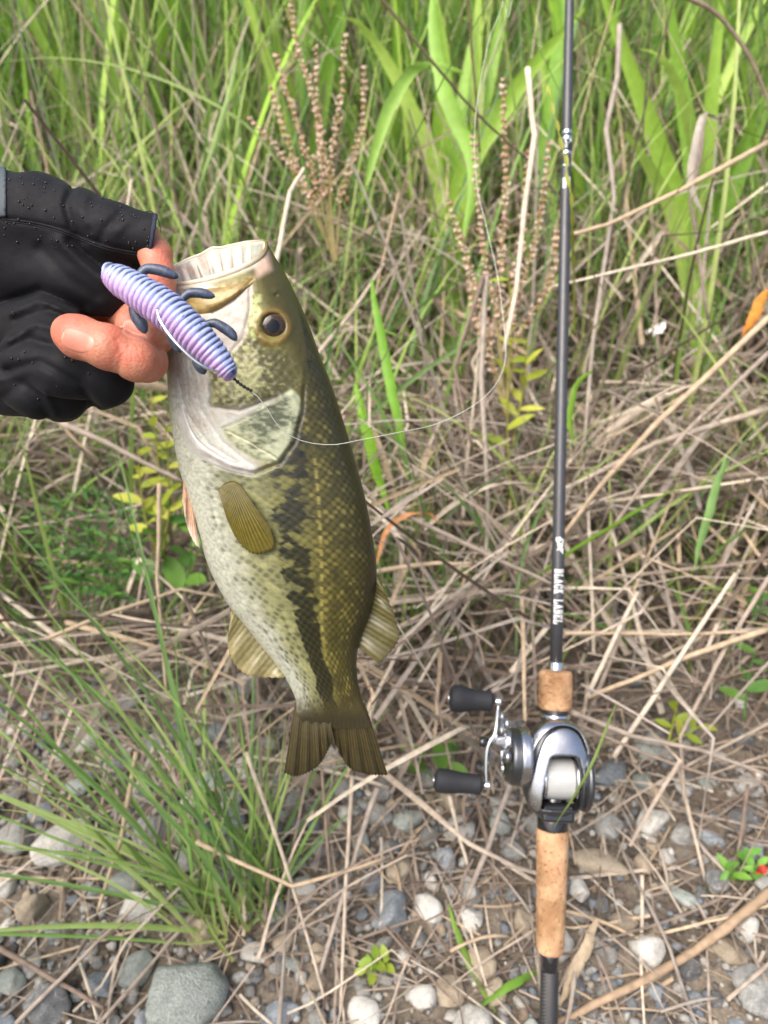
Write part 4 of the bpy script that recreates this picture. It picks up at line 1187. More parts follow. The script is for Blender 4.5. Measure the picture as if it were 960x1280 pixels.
for (xa, xb, ya, yb) in ((-5.2, -1.2, 225, 238), (1.6, 4.6, 224, 231)):
    V = [on_rod(x, y) for y in np.linspace(ya, yb, 5) for x in np.linspace(xa, xb, 5)]
    mb.add(V, grid_faces(5, 5))
mb.build('sticker', M['print'], rod, False)

# ---- reel, in its own frame: photo pixels right, up along the rod, towards the viewer
RO = rod_pt(957); RS = rod_s(957)
def RL(V):
    V = np.asarray(V, float)
    return RO + (V[..., 0:1] * EX + V[..., 1:2] * EY + V[..., 2:3] * EZ) * RS
reel = thing('fishing_reel', RO, 'silver and graphite baitcasting reel with two black paddle knobs on the rod', 'fishing reel')
def sdf_part(name, fn, lo, hi, h, mat, parent=reel):
    ax = [np.arange(lo[k], hi[k] + h, h, dtype=np.float32) for k in range(3)]
    X = np.stack(np.meshgrid(*ax, indexing='ij'), -1)
    V, F = surface_nets(fn(X[..., 0], X[..., 1], X[..., 2]), lo, h)
    return part(name, RL(V), F, mat, parent)
def sd_super(x, y, z, c, r, p):
    q = (np.abs((x - c[0]) / r[0]) ** p + np.abs((y - c[1]) / r[1]) ** p + np.abs((z - c[2]) / r[2]) ** p) ** (1 / p)
    return (q - 1) * min(r)
def sd_cylx(x, y, z, cy, cz, r, x0, x1, rnd=2.0):
    d1 = np.hypot(y - cy, z - cz) - r + rnd
    d2 = np.maximum(x0 - x, x - x1) + rnd
    return np.minimum(np.maximum(d1, d2), 0) + np.hypot(np.maximum(d1, 0), np.maximum(d2, 0)) - rnd
def sd_box(x, y, z, c, hb, rnd):
    q = [np.abs(v - c[k]) - hb[k] + rnd for k, v in enumerate((x, y, z))]
    return np.sqrt(sum(np.maximum(v, 0) ** 2 for v in q)) + np.minimum(np.maximum(np.maximum(q[0], q[1]), q[2]), 0) - rnd
BC, BR = (-4, -1, 22), (41, 58, 27)
shell = lambda x, y, z: sd_super(x, y, z, BC, BR, 2.4)
window = [(-18, 15), (-12, 22), (15, 22), (20, 12), (23, -14), (23, -42), (-25, -42), (-22, -18)]
def body(x, y, z):
    d = shell(x, y, z)
    d = smin(d, sd_cylx(x, y, z, 14, 20, 34, -62, -40, 6), 4)
    d = smin(d, sd_cylx(x, y, z, -9, 17, 40, 28, 37, 5), 4)
    d = smin(d, sd_box(x, y, z, (0, -4, 3), (16, 50, 8), 4), 5)
    cav = np.maximum(sd_poly(x, y, window), 2 - z)
    return np.maximum(d, -cav)
sdf_part('body', body, (-66, -68, -8), (52, 66, 66), 1.1, M['graphite'])
outer = [(-51, -13), (-42, 27), (-29.5, 49.5), (-12, 61), (13, 61), (28, 52), (35.5, 24.5), (38, -10), (34, -8), (32, 22), (24, 46), (10, 55), (-7, 55), (-24, 44), (-35, 24), (-42, -13)]
hood = [(-39.5, -23), (-32, 14.5), (-22, 41), (-6, 52.5), (10.5, 52.5), (22, 42), (32, 14.5), (39, -12), (35.5, -19), (28, -13), (22, 12), (15.5, 23), (-12, 23), (-18, 12), (-23, -18), (-26, -43), (-36, -38)]
def plate(poly, t0, t1, rnd=1.2):
    poly = catmull(np.vstack([poly, poly[:1]]), 90)[:-1]
    def f(x, y, z):
        s = shell(x, y, z)
        d2 = sd_poly(x, y, poly) + rnd
        d1 = np.maximum(s - t1, t0 - s) + rnd
        d = np.minimum(np.maximum(d1, d2), 0) + np.hypot(np.maximum(d1, 0), np.maximum(d2, 0)) - rnd
        return np.maximum(d, 14 - z)
    return f
sdf_part('frame_hoop', plate(outer, -2, 2.6), (-56, -20, 8), (44, 70, 60), 0.9, M['silver'])
sdf_part('top_hood', plate(hood, -2, 3.2, 1.6), (-46, -50, 8), (46, 60, 60), 0.9, M['silver'])
sdf_part('side_plate', lambda x, y, z: sd_cylx(x, y, z, 16, 22, 35, -50, -37, 3), (-54, -25, -20), (-34, 56, 62), 1.1, M['silver'])
def lathe_x(name, cy, cz, prof, mat, parent=reel, n=26, tilt=0.0):
    prof = np.asarray(prof, float)
    ax = EX * math.cos(tilt) + EY * math.sin(tilt); a1 = np.cross(EZ, ax)
    V, F = lathe(RL(np.array([0, cy, cz])), ax, a1, EZ, prof * RS, n)
    return part(name, V, F, mat, parent)
spool = lathe_x('spool', -10.5, 17, [(-21, 8), (-21, 26), (-20, 27.5), (-18, 27.5), (-17, 25.5), (-16.5, 23), (18, 23), (18.5, 25.5), (19.5, 27.5), (21, 27.5), (22, 26), (22, 8)], M['steel'], n=40)
tt = np.linspace(-16, 17.5, 60)
lathe_x('wound_line', -10.5, 17, [(t, 24.2 + 0.35 * math.sin(k * 2.1) + 0.4 * math.cos(t / 12)) for k, t in enumerate(tt)], M['line'], spool, 40)
sdf_part('thumb_bar', lambda x, y, z: sd_box(x, y + 0.15 * (z - 34), z, (-2, -48.5, 30), (20, 9.5, 9), 5), (-26, -64, 16), (22, -32, 44), 0.9, M['black_gloss'])
lathe_x('side_cap', -5, 20, [(36, 24), (38, 23), (40, 15), (40.5, 3)], M['graphite'])
mb = MB(); mb.add(*tube(RL(catmull([(38.5, 12, 34), (40, 2, 36), (39.5, -12, 36), (37.5, -24, 33)], 10)), 1.6 * RS, 8)); mb.build('side_trim', M['steel'], reel)
# crank: shaft, drag star, arm, knobs
lathe_x('drive_shaft', 32, 24, [(-92, 4), (-91, 6), (-86, 6), (-85, 7.5), (-78, 7.5), (-77, 10.5), (-70, 10.5), (-69, 12.5), (-66, 14), (-63, 15), (-58, 15)], M['silver'])
st = MB()
for k in range(5):
    a = rad(-92 + 72 * k)
    p = [(-69, 32 + r * math.sin(a), 24 + r * math.cos(a) * 1.0) for r in (6, 18, 27)]
    st.add(*tube(RL(np.array(p)), np.array([3.5, 3, 3]) * RS, 8))
    V0, F0 = ICO[2]
    st.add(RL(V0 * np.array([4.5, 7.5, 7.5]) + np.array([-68, 32 + 32 * math.sin(a), 24 + 32 * math.cos(a)])), F0)
st.build('drag_star', M['silver'], reel)
arm_path = RL(catmull([(-76.5, 76, 30), (-77.5, 56, 29), (-79.5, 42, 30), (-85, 34, 31), (-88.5, 22, 31), (-89, 0, 30), (-87.5, -24, 29)], 30))
V, F = tube(arm_path, 5.2 * RS * np.r_[np.linspace(0.75, 1.2, 12), np.linspace(1.2, 0.75, 18)], 12, 0.62)
crank = part('crank_arm', V, F, M['steel'], reel)
lathe_x('shaft_nut', 32, 30, [(-98, 2), (-98, 5.5), (-96, 6.5), (-90, 7), (-90, 2)], M['black_gloss'], crank, 16)
def knob(cx0, cy, cz, L, r0, r1, tilt):
    prof = [(0, 2), (0.2, r1 * .8), (2, r1), (L * .2, r1 * .98), (L * .45, r1 * 1.02), (L * .75, r0 * 1.0), (L * .92, r0 * .98), (L * .98, r0 * .82), (L, r0 * .4)]
    ax = -EX * math.cos(tilt) + EY * math.sin(tilt)
    a1 = np.cross(EZ, ax)
    p = np.asarray(prof); tq = np.linspace(0, L, 30); pr = np.stack([tq, np.interp(tq, p[:, 0], p[:, 1])], -1)
    pr[1:-1, 1] = (pr[:-2, 1] + pr[1:-1, 1] * 2 + pr[2:, 1]) / 4
    V, F = lathe(RL(np.array([cx0, cy, cz])), ax, a1, EZ * 0.86, pr * RS, 30)
    kn = part('knob', V, F, M['black_matte'], reel)
    V, F = lathe(RL(np.array([cx0, cy, cz])), ax, a1, EZ, np.array([(L - 0.5, 5.5), (L + 1.2, 5), (L + 1.6, 2)]) * RS, 18)
    part('knob_cap', V, F, M['steel'], kn)
    V, F = lathe(RL(np.array([cx0, cy, cz])), -ax, a1, EZ, np.array([(-2, 4), (3, 4.2), (6.5, 6), (8, 5.5), (9, 2)]) * RS, 18)
    part('knob_bearing', V, F, M['steel'], kn)
knob(-82, 81, 32, 55, 16.5, 12.5, 0.03)
knob(-92, -19, 30, 60, 14.5, 12, 0.06)

# ------------------------------------------------------------------ bass
def dfish(y): return 0.352 + (y - 320) / 650 * 0.045
sec = np.array([  # V x, V y, D x, D y, half thickness px, near tilt, far tilt
 [206, 340, 333, 303, 34, 25, 9], [205, 352, 342, 318, 42, 23, 8], [206, 384, 360, 348, 49, 15, 4], [208, 430, 383, 398, 54, 8, 0], [209, 474, 400, 444, 58, 3, 0], [211, 505, 415, 482, 61, 0, 0],
 [217, 550, 432, 535, 63, 0, 0], [223, 582, 444, 575, 64, 0, 0], [236, 627, 457, 624, 64, 0, 0], [248, 668, 466, 672, 62, 0, 0], [263, 714, 471, 716, 57, 0, 0], [286, 757, 466, 754, 50, 0, 0],
 [303, 778, 459, 776, 45, 0, 0], [325, 806, 450, 800, 37, 0, 0], [345, 831, 446, 824, 29, 0, 0], [361, 855, 447, 848, 21, 0, 0], [370, 876, 452, 871, 13, 0, 0], [370, 890, 456, 886, 7.5, 0, 0], [368, 902, 461, 899, 3.2, 0, 0], [366, 912, 464, 910, 0.6, 0, 0]], float)
NS, NT = 440, 320
SS = catmull(sec, NS)
theta = np.linspace(0, 2 * np.pi, NT, endpoint=False)
ct, sn = np.cos(theta), np.sin(theta)
pw = np.where(sn > 0, 1, -1) * np.abs(sn) ** 0.85
Vx, Vy, Dx, Dy, HZ, TN, TF = [SS[:, k][:, None] for k in range(7)]
wv = (1 + ct)[None] / 2 * np.ones((NS, 1))                 # 0 belly, 1 back
FX = Vx + (Dx - Vx) * wv
FY = Vy + (Dy - Vy) * wv + np.where(sn > 0, TN * np.abs(sn) ** 0.6, TF * sn - 4.0 * np.exp(-((FX - 264) / 9) ** 2) * (TF / 11) * np.abs(sn) + 3.0 * (fbm2(FX / 14, FX * 0, 19, 2) - 0.5) * TF / 11)
cyl = SS[:, 1]
arc = np.r_[0, np.cumsum(np.hypot(np.diff((SS[:, 0] + SS[:, 2]) / 2), np.diff((SS[:, 1] + SS[:, 3]) / 2)))][:, None] * np.ones((1, NT))

# scale lattice
def lattice(p, q):
    best = np.full(np.shape(p), 9.0); ci = np.zeros(np.shape(p)); cj = np.zeros(np.shape(p)); px_ = np.zeros(np.shape(p))
    for o in (0.0, 0.5):
        i, j = np.round(p - o) + o, np.round(q - o) + o
        d = np.hypot(p - i, (q - j))
        m = d < best
        best = np.where(m, d, best); ci = np.where(m, i, ci); cj = np.where(m, j, cj); px_ = np.where(m, p - i, px_)
    return best, ci, cj, px_
qs = np.where(theta <= np.pi, theta, 2 * np.pi - theta)[None] / np.pi * 23 * np.ones((NS, 1))
ps = arc / 10.8
qs = qs + 0.5 * (fbm2(FX / 26, FY / 26, 15) - 0.5) + 0.14 * (fbm2(FX / 7, FY / 7, 16, 2) - 0.5)
ps = ps + 0.5 * (fbm2(FX / 26, FY / 26, 17) - 0.5) + 0.14 * (fbm2(FX / 7, FY / 7, 18, 2) - 0.5)
dome, ci, cj, along = lattice(ps, qs)

gill = [(217, 440), (212, 480), (220, 530), (244, 563), (284, 584), (316, 592), (349, 578), (367, 553), (378, 512), (381, 484), (384, 440), (372, 380), (340, 300), (200, 300), (190, 440)]
WX = FX + 7 * (fbm2(FX / 13, FY / 13, 101, 3) - 0.5); WY = FY + 7 * (fbm2(FX / 13, FY / 13, 103, 3) - 0.5)
rnd_poly = lambda q: catmull(np.vstack([q, q[:1]]), 80)[:-1]
sg = sd_poly(FX, FY, gill)
head = smooth(2.0, -2.0, sg)
white = [(200, 430), (246, 436), (262, 482), (264, 508), (300, 512), (347, 496), (302, 524), (278, 536), (276, 548), (300, 569), (320, 587), (316, 592), (284, 584), (245, 563), (220, 530), (208, 480)]
operc = [(278, 536), (302, 524), (350, 496), (367, 488), (378, 512), (367, 553), (349, 578), (320, 574), (290, 556)]
cheek = [(252, 440), (290, 436), (306, 420), (318, 395), (330, 432), (352, 434), (372, 452), (378, 486), (350, 497), (300, 513), (264, 508), (260, 482)]
pale = [(214, 372), (262, 388), (311, 356), (313, 388), (304, 424), (288, 440), (240, 436), (205, 432)]
mx_band = [(228, 362), (262, 360), (300, 352), (318, 346), (300, 362), (284, 378), (264, 390), (236, 390)]
wS, oS, kS, pS, mS = [smooth(w_, -w_, sd_poly(WX, WY, rnd_poly(np.array(q, float)))) for q, w_ in ((white, 7), (operc, 2.5), (cheek, 10), (pale, 3.5), (mx_band, 3))]

# relief: scales, gill plate, folds
px_m = dfish(FY) / FPX
relief = (1 - head) * 0.62 * (np.clip(1 - (dome / 0.5) ** 2, 0, 1) + 0.5 * np.clip(along, -0.5, 0.5)) * smooth(NS, NS - 30, np.arange(NS))[:, None]
relief = relief + 5.5 * smooth(0.0, -5.0, sg) * smooth(420, 500, FY) * smooth(20, -40, sg + 40)
relief = relief + 4.5 * smooth(0.0, -4.0, sg) * smooth(440, 500, FY)
relief = relief + 2.2 * smooth(1.0, -3.5, sd_poly(FX, FY, operc))
for ln, w, a in [([(277, 535), (300, 526), (335, 511)], 1.4, -1.3), ([(281, 537), (315, 553), (348, 574)], 1.4, -1.3), ([(262, 482), (264, 508), (300, 513), (346, 496)], 2.4, -3.0),
                 ([(222, 460), (233, 515), (262, 555), (308, 585)], 2.2, -1.8), ([(236, 450), (250, 510), (278, 552), (314, 582)], 2.0, -1.6), ([(250, 470), (258, 505), (270, 530)], 1.8, -1.2),
                 ([(312, 350), (312, 388), (303, 424), (288, 442)], 2.0, -1.8), ([(382, 470), (386, 440), (376, 410)], 2.2, -0.8), ([(355, 500), (366, 520), (360, 550)], 1.6, 0.9),
                 ([(265, 390), (290, 376), (316, 350)], 2.2, -2.2), ([(380, 484), (379, 512), (368, 554), (350, 579), (317, 593), (284, 586), (244, 565), (219, 531)], 2.6, -2.2)]:
    relief = relief + a * np.exp(-(sd_line(FX, FY, ln) / w) ** 2)
relief = relief + head * (1.6 * (fbm2(FX / 9, FY / 9, 11) - 0.5) + 0.5 * (fbm2(FX / 3.2, FY / 3.2, 21, 2) - 0.5) * kS)
for k_ in range(7):
    off = k_ * 5.0
    relief = relief - 0.9 * wS * np.exp(-(sd_line(WX, WY, [(214 + off, 440), (222 + off, 500), (240 + off, 545), (284 + off * 0.7, 580)]) / 1.5) ** 2)
relief = relief + 0.4 * kS * np.sin(WX / 2.1) * np.sin(WY / 2.1)
eye_d = np.hypot(FX - 341, FY - 408)
relief = relief + 3.2 * np.exp(-((eye_d - 20) / 5.5) ** 2) - 4.5 * smooth(18, 12, eye_d)
relief = relief + 1.6 * np.exp(-(np.hypot(FX - 346, FY - 362) / 4) ** 2) - 2.2 * np.exp(-(np.hypot(FX - 345, FY - 369) / 2.2) ** 2)

# pigment
c = lambda r, g, b: lin(r, g, b)[None, None]
mix = lambda a, b, t: a * (1 - t[..., None]) + b * t[..., None]
n_big = fbm2(FX / 22, FY / 22, 31); n_sm = fbm2(FX / 5, FY / 5, 41, 3)
cellr = hash2(ci * 1.0, cj * 1.0, 5)
w2 = wv + 0.05 * (n_big - 0.5) + 0.04 * (cellr - 0.5)
colr = mix(np.broadcast_to(c(176, 179, 164), FX.shape + (3,)), c(142, 143, 100), smooth(0.10, 0.32, w2))
colr = mix(colr, c(100, 98, 52), smooth(0.32, 0.54, w2))
colr = mix(colr, c(64, 61, 25), smooth(0.56, 0.72, w2))
colr = mix(colr, c(42, 40, 18), smooth(0.76, 0.97, w2))
# pale and gold scale centres, dark rims
core = np.clip(1 - dome / 0.45, 0, 1) * (0.4 + 0.6 * hash2(ci, cj, 3))
rim = smooth(0.27, 0.44, dome)
body_m = 1 - head
colr = mix(colr, c(136, 126, 66), core * smooth(0.5, 0.64, w2) * smooth(1.0, 0.85, w2) * body_m * (0.15 + 0.7 * (cellr > 0.45)))
colr = mix(colr, colr * 0.55, rim * body_m * (0.40 + 0.35 * smooth(0.25, 0.6, w2)))
# dark flecks on the flank scales
fa = np.clip(1.5 * hash2(ci, cj, 9) - np.interp(w2, [0.04, 0.14, 0.28, 0.42, 0.52], [0.9, 0.30, 0.10, 0.15, 0.6]), 0, 1)
fl = smooth(0.46, 0.16, np.hypot(dome, 0.5 * np.clip(along, 0, 1))) * fa * smooth(0.04, 0.14, w2) * smooth(0.56, 0.46, w2)
colr = mix(colr, c(70, 72, 54), 0.85 * fl * body_m)
ycs = [560, 600, 640, 680, 720, 760, 800, 850, 900]
xc = np.interp(FY, ycs, [362, 362, 364, 368, 372, 380, 390, 403, 413]) + 7 * (fbm2(FX * 0, FY / 16, 55, 2) - 0.5)
hw = np.interp(FY, ycs, [30, 36, 33, 30, 25, 20, 17, 13, 10])
fill = np.interp(FY, [560, 640, 700, 730, 800, 900], [0.55, 0.58, 0.66, 0.80, 0.92, 1.0])
bl = (fbm2(FX / 20 + 3, FY / 8 + 9, 51, 3) - 0.5) * 2.0 + 0.75 * (cellr - 0.5)
band = smooth(1.25, 0.35, np.abs(FX - xc) / hw)
dk = smooth(0.42, 0.66, band * fill + bl * 0.42 * smooth(0.0, 0.3, band))
colr = mix(colr, c(14, 16, 10), dk * body_m * (0.72 + 0.28 * smooth(0.5, 0.2, dome)) * 0.95)
fl2 = smooth(0.52, 0.66, fbm2(FX / 14 + 20, FY / 9 + 7, 61, 3) + 0.3 * (cellr - 0.5)) * smooth(0.55, 0.3, dome)
colr = mix(colr, c(50, 46, 24), 0.7 * fl2 * body_m * smooth(0.56, 0.7, w2))
# lateral line
xl = np.interp(FY, [560, 620, 700, 780, 860], [392, 398, 402, 402, 412])
colr = mix(colr, c(170, 158, 88), 0.5 * body_m * np.exp(-((FX - xl) / 2.0) ** 2) * (np.sin(arc / 2.6) > -0.2) * smooth(555, 580, FY) * smooth(850, 780, FY))
# head
hc = mix(np.broadcast_to(c(118, 112, 58), FX.shape + (3,)), c(66, 62, 28), smooth(0.70, 0.88, wv + 0.1 * (n_big - 0.5)))
hc = mix(hc, c(180, 178, 168), smooth(0.55, 0.35, wv))
hc = mix(hc, mix(np.broadcast_to(c(148, 147, 96), FX.shape + (3,)), c(74, 71, 34), smooth(0.36, 0.60, 0.6 * n_sm + 0.4 * n_big + 0.20 * smooth(310, 370, FX) - 0.02)), kS)
hc = mix(hc, c(186, 187, 178), wS)
hc = mix(hc, c(176, 158, 144), 0.45 * wS * smooth(0.5, 0.7, n_big))
hc = mix(hc, c(182, 175, 165), pS)
hc = mix(hc, c(172, 142, 126), 0.5 * pS * smooth(0.55, 0.75, n_big))
hc = mix(hc, mix(np.broadcast_to(c(170, 175, 144), FX.shape + (3,)), c(82, 87, 62), smooth(0.45, 0.78, 0.5 * fbm2(FX / 5.5, FY / 3.2, 45, 4) + 0.45 * n_big + 0.30 * np.exp(-((FX - 342) / 20) ** 2 - ((FY - 525) / 22) ** 2))), oS)
hc = mix(hc, mix(np.broadcast_to(c(168, 142, 82), FX.shape + (3,)), c(112, 88, 44), smooth(0.45, 0.6, n_sm)), mS)
hc = mix(hc, c(170, 178, 118), 0.8 * smooth(3, -3, sd_poly(FX, FY, [(312, 366), (326, 368), (326, 402), (318, 425), (309, 420)])) * smooth(0.4, 0.6, n_sm))
hc = mix(hc, c(120, 92, 40), 0.8 * np.exp(-((eye_d - 20.5) / 2.6) ** 2))
hc = mix(hc, c(208, 178, 160), 0.7 * smooth(7, -5, sd_poly(FX, FY, [(318, 326), (334, 316), (338, 336), (322, 345)])))
hc = mix(hc, c(186, 180, 162), smooth(9, 2, arc) * smooth(0.97, 0.85, wv))
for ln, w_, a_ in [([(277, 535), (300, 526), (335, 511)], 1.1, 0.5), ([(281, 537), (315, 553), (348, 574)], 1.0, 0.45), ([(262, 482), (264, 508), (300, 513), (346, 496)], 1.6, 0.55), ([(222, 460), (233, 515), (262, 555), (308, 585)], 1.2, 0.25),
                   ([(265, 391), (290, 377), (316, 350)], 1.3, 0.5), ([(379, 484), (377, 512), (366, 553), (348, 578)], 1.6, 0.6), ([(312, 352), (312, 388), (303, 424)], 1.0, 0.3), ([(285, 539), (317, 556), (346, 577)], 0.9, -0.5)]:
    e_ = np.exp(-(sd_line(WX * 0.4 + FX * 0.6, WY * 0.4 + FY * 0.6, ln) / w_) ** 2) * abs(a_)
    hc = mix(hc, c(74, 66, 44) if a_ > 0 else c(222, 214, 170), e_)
colr = mix(colr, hc, head)
colr = mix(colr, c(138, 140, 128), 0.55 * smooth(0.30, 0.12, wv) * smooth(0.52, 0.68, fbm2(FX / 2.6, FY / 2.6, 47, 2)) * smooth(440, 500, FY))
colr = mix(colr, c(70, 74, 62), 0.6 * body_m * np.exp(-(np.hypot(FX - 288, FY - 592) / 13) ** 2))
colr = mix(colr, c(62, 56, 33), smooth(858, 896, FY + 18 * (n_sm - 0.5)) * 0.92)
colr = mix(colr, c(44, 40, 25), smooth(884, 902, FY))
colr = mix(colr, c(54, 48, 28), smooth(880, 905, FY) * (np.sin((FX - 412) * 1.15) > 0) * 0.5)
relief = relief * np.sign(sn)[None] * np.abs(sn)[None] ** 0.5
DZ = (HZ * pw[None] + relief) * px_m
BV = P(FX, FY, dfish(FY) - DZ)
mean_tail = P(SS[-1, [0, 2]].mean(), SS[-1, [1, 3]].mean(), dfish(897))

# mouth lining: rim rolls inward and down the throat
lin_secs = [(0.985, 0.0, -2.5), (0.95, 0.3, -2.0), (0.91, 2.5, 1.5), (0.86, 10, 1), (0.80, 24, 0), (0.70, 46, 0), (0.5, 75, 0), (0.25, 95, 0), (0.02, 100, 0)]
cx0, cy0 = (FX[0].max() + FX[0].min()) / 2, FY[0].mean()
LV, LC = [], []
for sc_, dn, _ in lin_secs:
    x = cx0 + (FX[0] - cx0) * sc_ + dn * 0.22; y = cy0 + (FY[0] - cy0) * sc_ + dn
    x = x + 1.2 * np.sin(theta * 23) * (dn > 5) * (dn < 60); 
    LV.append(P(x, y, dfish(FY[0]) - DZ[0] * sc_ + 0.6 * np.sin(theta * 17) * (dn > 5) * px_m[0]))
    nn = fbm2(np.cos(theta) * 4 + 9, np.sin(theta) * 4 + dn / 9, 71)
    cc = mix(np.broadcast_to(lin(168, 161, 149)[None], (NT, 3)), lin(170, 128, 108)[None], smooth(0.42, 0.66, nn))
    cc = mix(cc, lin(160, 166, 150)[None], 0.8 * smooth(0.45, 0.62, fbm2(np.cos(theta) * 6, np.sin(theta) * 6 + dn / 5, 75)))
    if dn < 2: cc = mix(np.broadcast_to(lin(206, 198, 176)[None], (NT, 3)), lin(150, 138, 100)[None], smooth(0.5, 0.8, nn))
    if dn > 60: cc = cc * 0.6 + lin(150, 90, 80) * 0.4
    LC.append(cc)
M['fish'] = mat_vcol('fish_skin', 0.40, 0.42, 0, (1400, 0.12, 0.0005), 0.16, 0.10, 500, 0.04)
M['mouth'] = mat_vcol('mouth_lining', 0.25, 0.5, 0.12, (500, 0.3, 0.0008), 0.5, 0.10, 300, 0.2)
M['fin'] = mat_vcol('fin', 0.35, 0.45, 0.22, None, 0.3, 0.12, 500)
fish = thing('bass', BV[NS // 2].mean(0), 'olive and white bass hanging head up from the gloved hand', 'fish')
body_f = part('body', BV.reshape(-1, 3), grid_faces(NS, NT, True)[:, ::-1], M['fish'], fish, colr.reshape(-1, 3))
mouth = part('mouth', np.vstack([BV[0]] + LV).reshape(-1, 3), grid_faces(len(LV) + 1, NT, True), M['mouth'], fish, np.vstack([colr[0]] + LC))
fish_bvh = bvh_of(body_f)

# upper jaw lip: a bead along the near and far rim
rim_path = np.vstack([BV[0], BV[0][:1]])
for nm, a, b, rr in (('upper_lip', 0, NT // 2 - 26, 3.6), ('far_lip', NT // 2 + 26, NT - 1, 2.2)):
    pth = BV[0][a:b:3]
    m_ = len(pth); tq = np.linspace(0, 1, m_)
    r_ = rr * (0.55 + 0.6 * np.sin(np.pi * np.clip(tq, 0.03, 0.97))) * 0.352 / FPX
    V, F = tube(pth, r_, 8, 0.8)
    cc = mix(np.broadcast_to(lin(212, 204, 184)[None], (m_, 3)), lin(120, 112, 66)[None], smooth(0.5, 0.0, tq) if a == 0 else smooth(0.6, 1.0, tq))
    part(nm, V, F, M['mouth'], fish, np.vstack([np.repeat(cc, 8, 0), cc[:1], cc[-1:]]))

# maxilla: the brown jaw plate on the near side
def surf_patch(name, poly_top, poly_bot, n, m, lift_fn, cfn, mat, parent):
    a, b = catmull(np.array(poly_top, float), n), catmull(np.array(poly_bot, float), n)
    V, C = [], []
    for i in range(n):
        for j in range(m):
            t = j / (m - 1); q = a[i] * (1 - t) + b[i] * t
            h, _ = hit(fish_bvh, q[0], q[1])
            if h is None: h = P(q[0], q[1], 0.34)
            edge = min(1, 4 * min(t, 1 - t, i / (n - 1), 1 - i / (n - 1)) + 0.02)
            V.append(h + (CAMP - h) / np.linalg.norm(CAMP - h) * lift_fn(edge, i / (n - 1), t))
            C.append(cfn(q[0], q[1], t))
    return part(name, V, grid_faces(n, m), mat, parent, np.array(C))
surf_patch('maxilla', [(222, 366), (250, 361), (285, 357), (318, 346)], [(232, 392), (262, 392), (290, 376), (320, 350)], 34, 12,
    lambda e, u, t: -0.0006 + 0.0026 * e ** 0.6, lambda x, y, t: lin(178, 154, 96) * (1 - 0.5 * float(noise2(x / 4, y / 4, 3))) * (0.75 + 0.35 * t if t < 0.7 else 0.8) , M['fish'], fish)
# gill membrane: the white free edge behind the gill plate
surf_patch('gill_membrane', [(226, 500), (246, 545), (282, 572), (318, 580)], [(219, 528), (240, 565), (282, 588), (319, 595)], 40, 10,
    lambda e, u, t: -0.0005 + 0.0024 * e ** 0.5, lambda x, y, t: lin(196, 194, 188) * (0.85 + 0.25 * float(noise2(x / 6, y / 6, 4))), M['mouth'], fish)

# eye
ec, en = hit(fish_bvh, 341, 408)
view = (CAMP - ec) / np.linalg.norm(CAMP - ec)
en = en * 0.3 + view * 0.7; en /= np.linalg.norm(en)
e1 = np.cross(en, [0, 0, 1.0]); e1 /= np.linalg.norm(e1); e2 = np.cross(en, e1)
s = 0.33 / FPX
def eye_part(name, r, h, z0, cfn, mat, parent, nr=20, nt=40):
    V, C = [], []
    for i in range(nr):
        q = i / (nr - 1)
        for j in range(nt):
            a = 2 * math.pi * j / nt
            V.append(ec + en * (z0 + h * math.sqrt(max(0, 1 - q * q))) * s + (e1 * math.cos(a) + e2 * math.sin(a)) * r * q * s)
            C.append(cfn(q, a))
    return part(name, V, grid_faces(nr, nt, True), mat, parent, np.array(C))
M['eye'] = mat_vcol('eye', 0.04, 0.35, 0, None, 0.25)
def eye_c(q, a):
    if q < 0.50: return lin(6, 7, 12)
    if q < 0.92: return lin(56, 43, 34) * (0.7 + 0.7 * float(noise2(q * 9, a * 4, 3)))
    return lin(112, 90, 44)
eyeb = eye_part('eye', 17.5, 7.0, -1.0, eye_c, M['eye'], fish, 40, 60)
a = np.linspace(0, 2 * np.pi, 40)
V, F = tube(ec + en * (-0.2 * s) + (e1 * np.cos(a)[:, None] + e2 * np.sin(a)[:, None]) * 19.0 * s, 2.4 * s, 8, cap=False)
part('eyelid_ring', V, F, M['fish'], fish, np.broadcast_to(lin(104, 92, 52), (len(V), 3)))

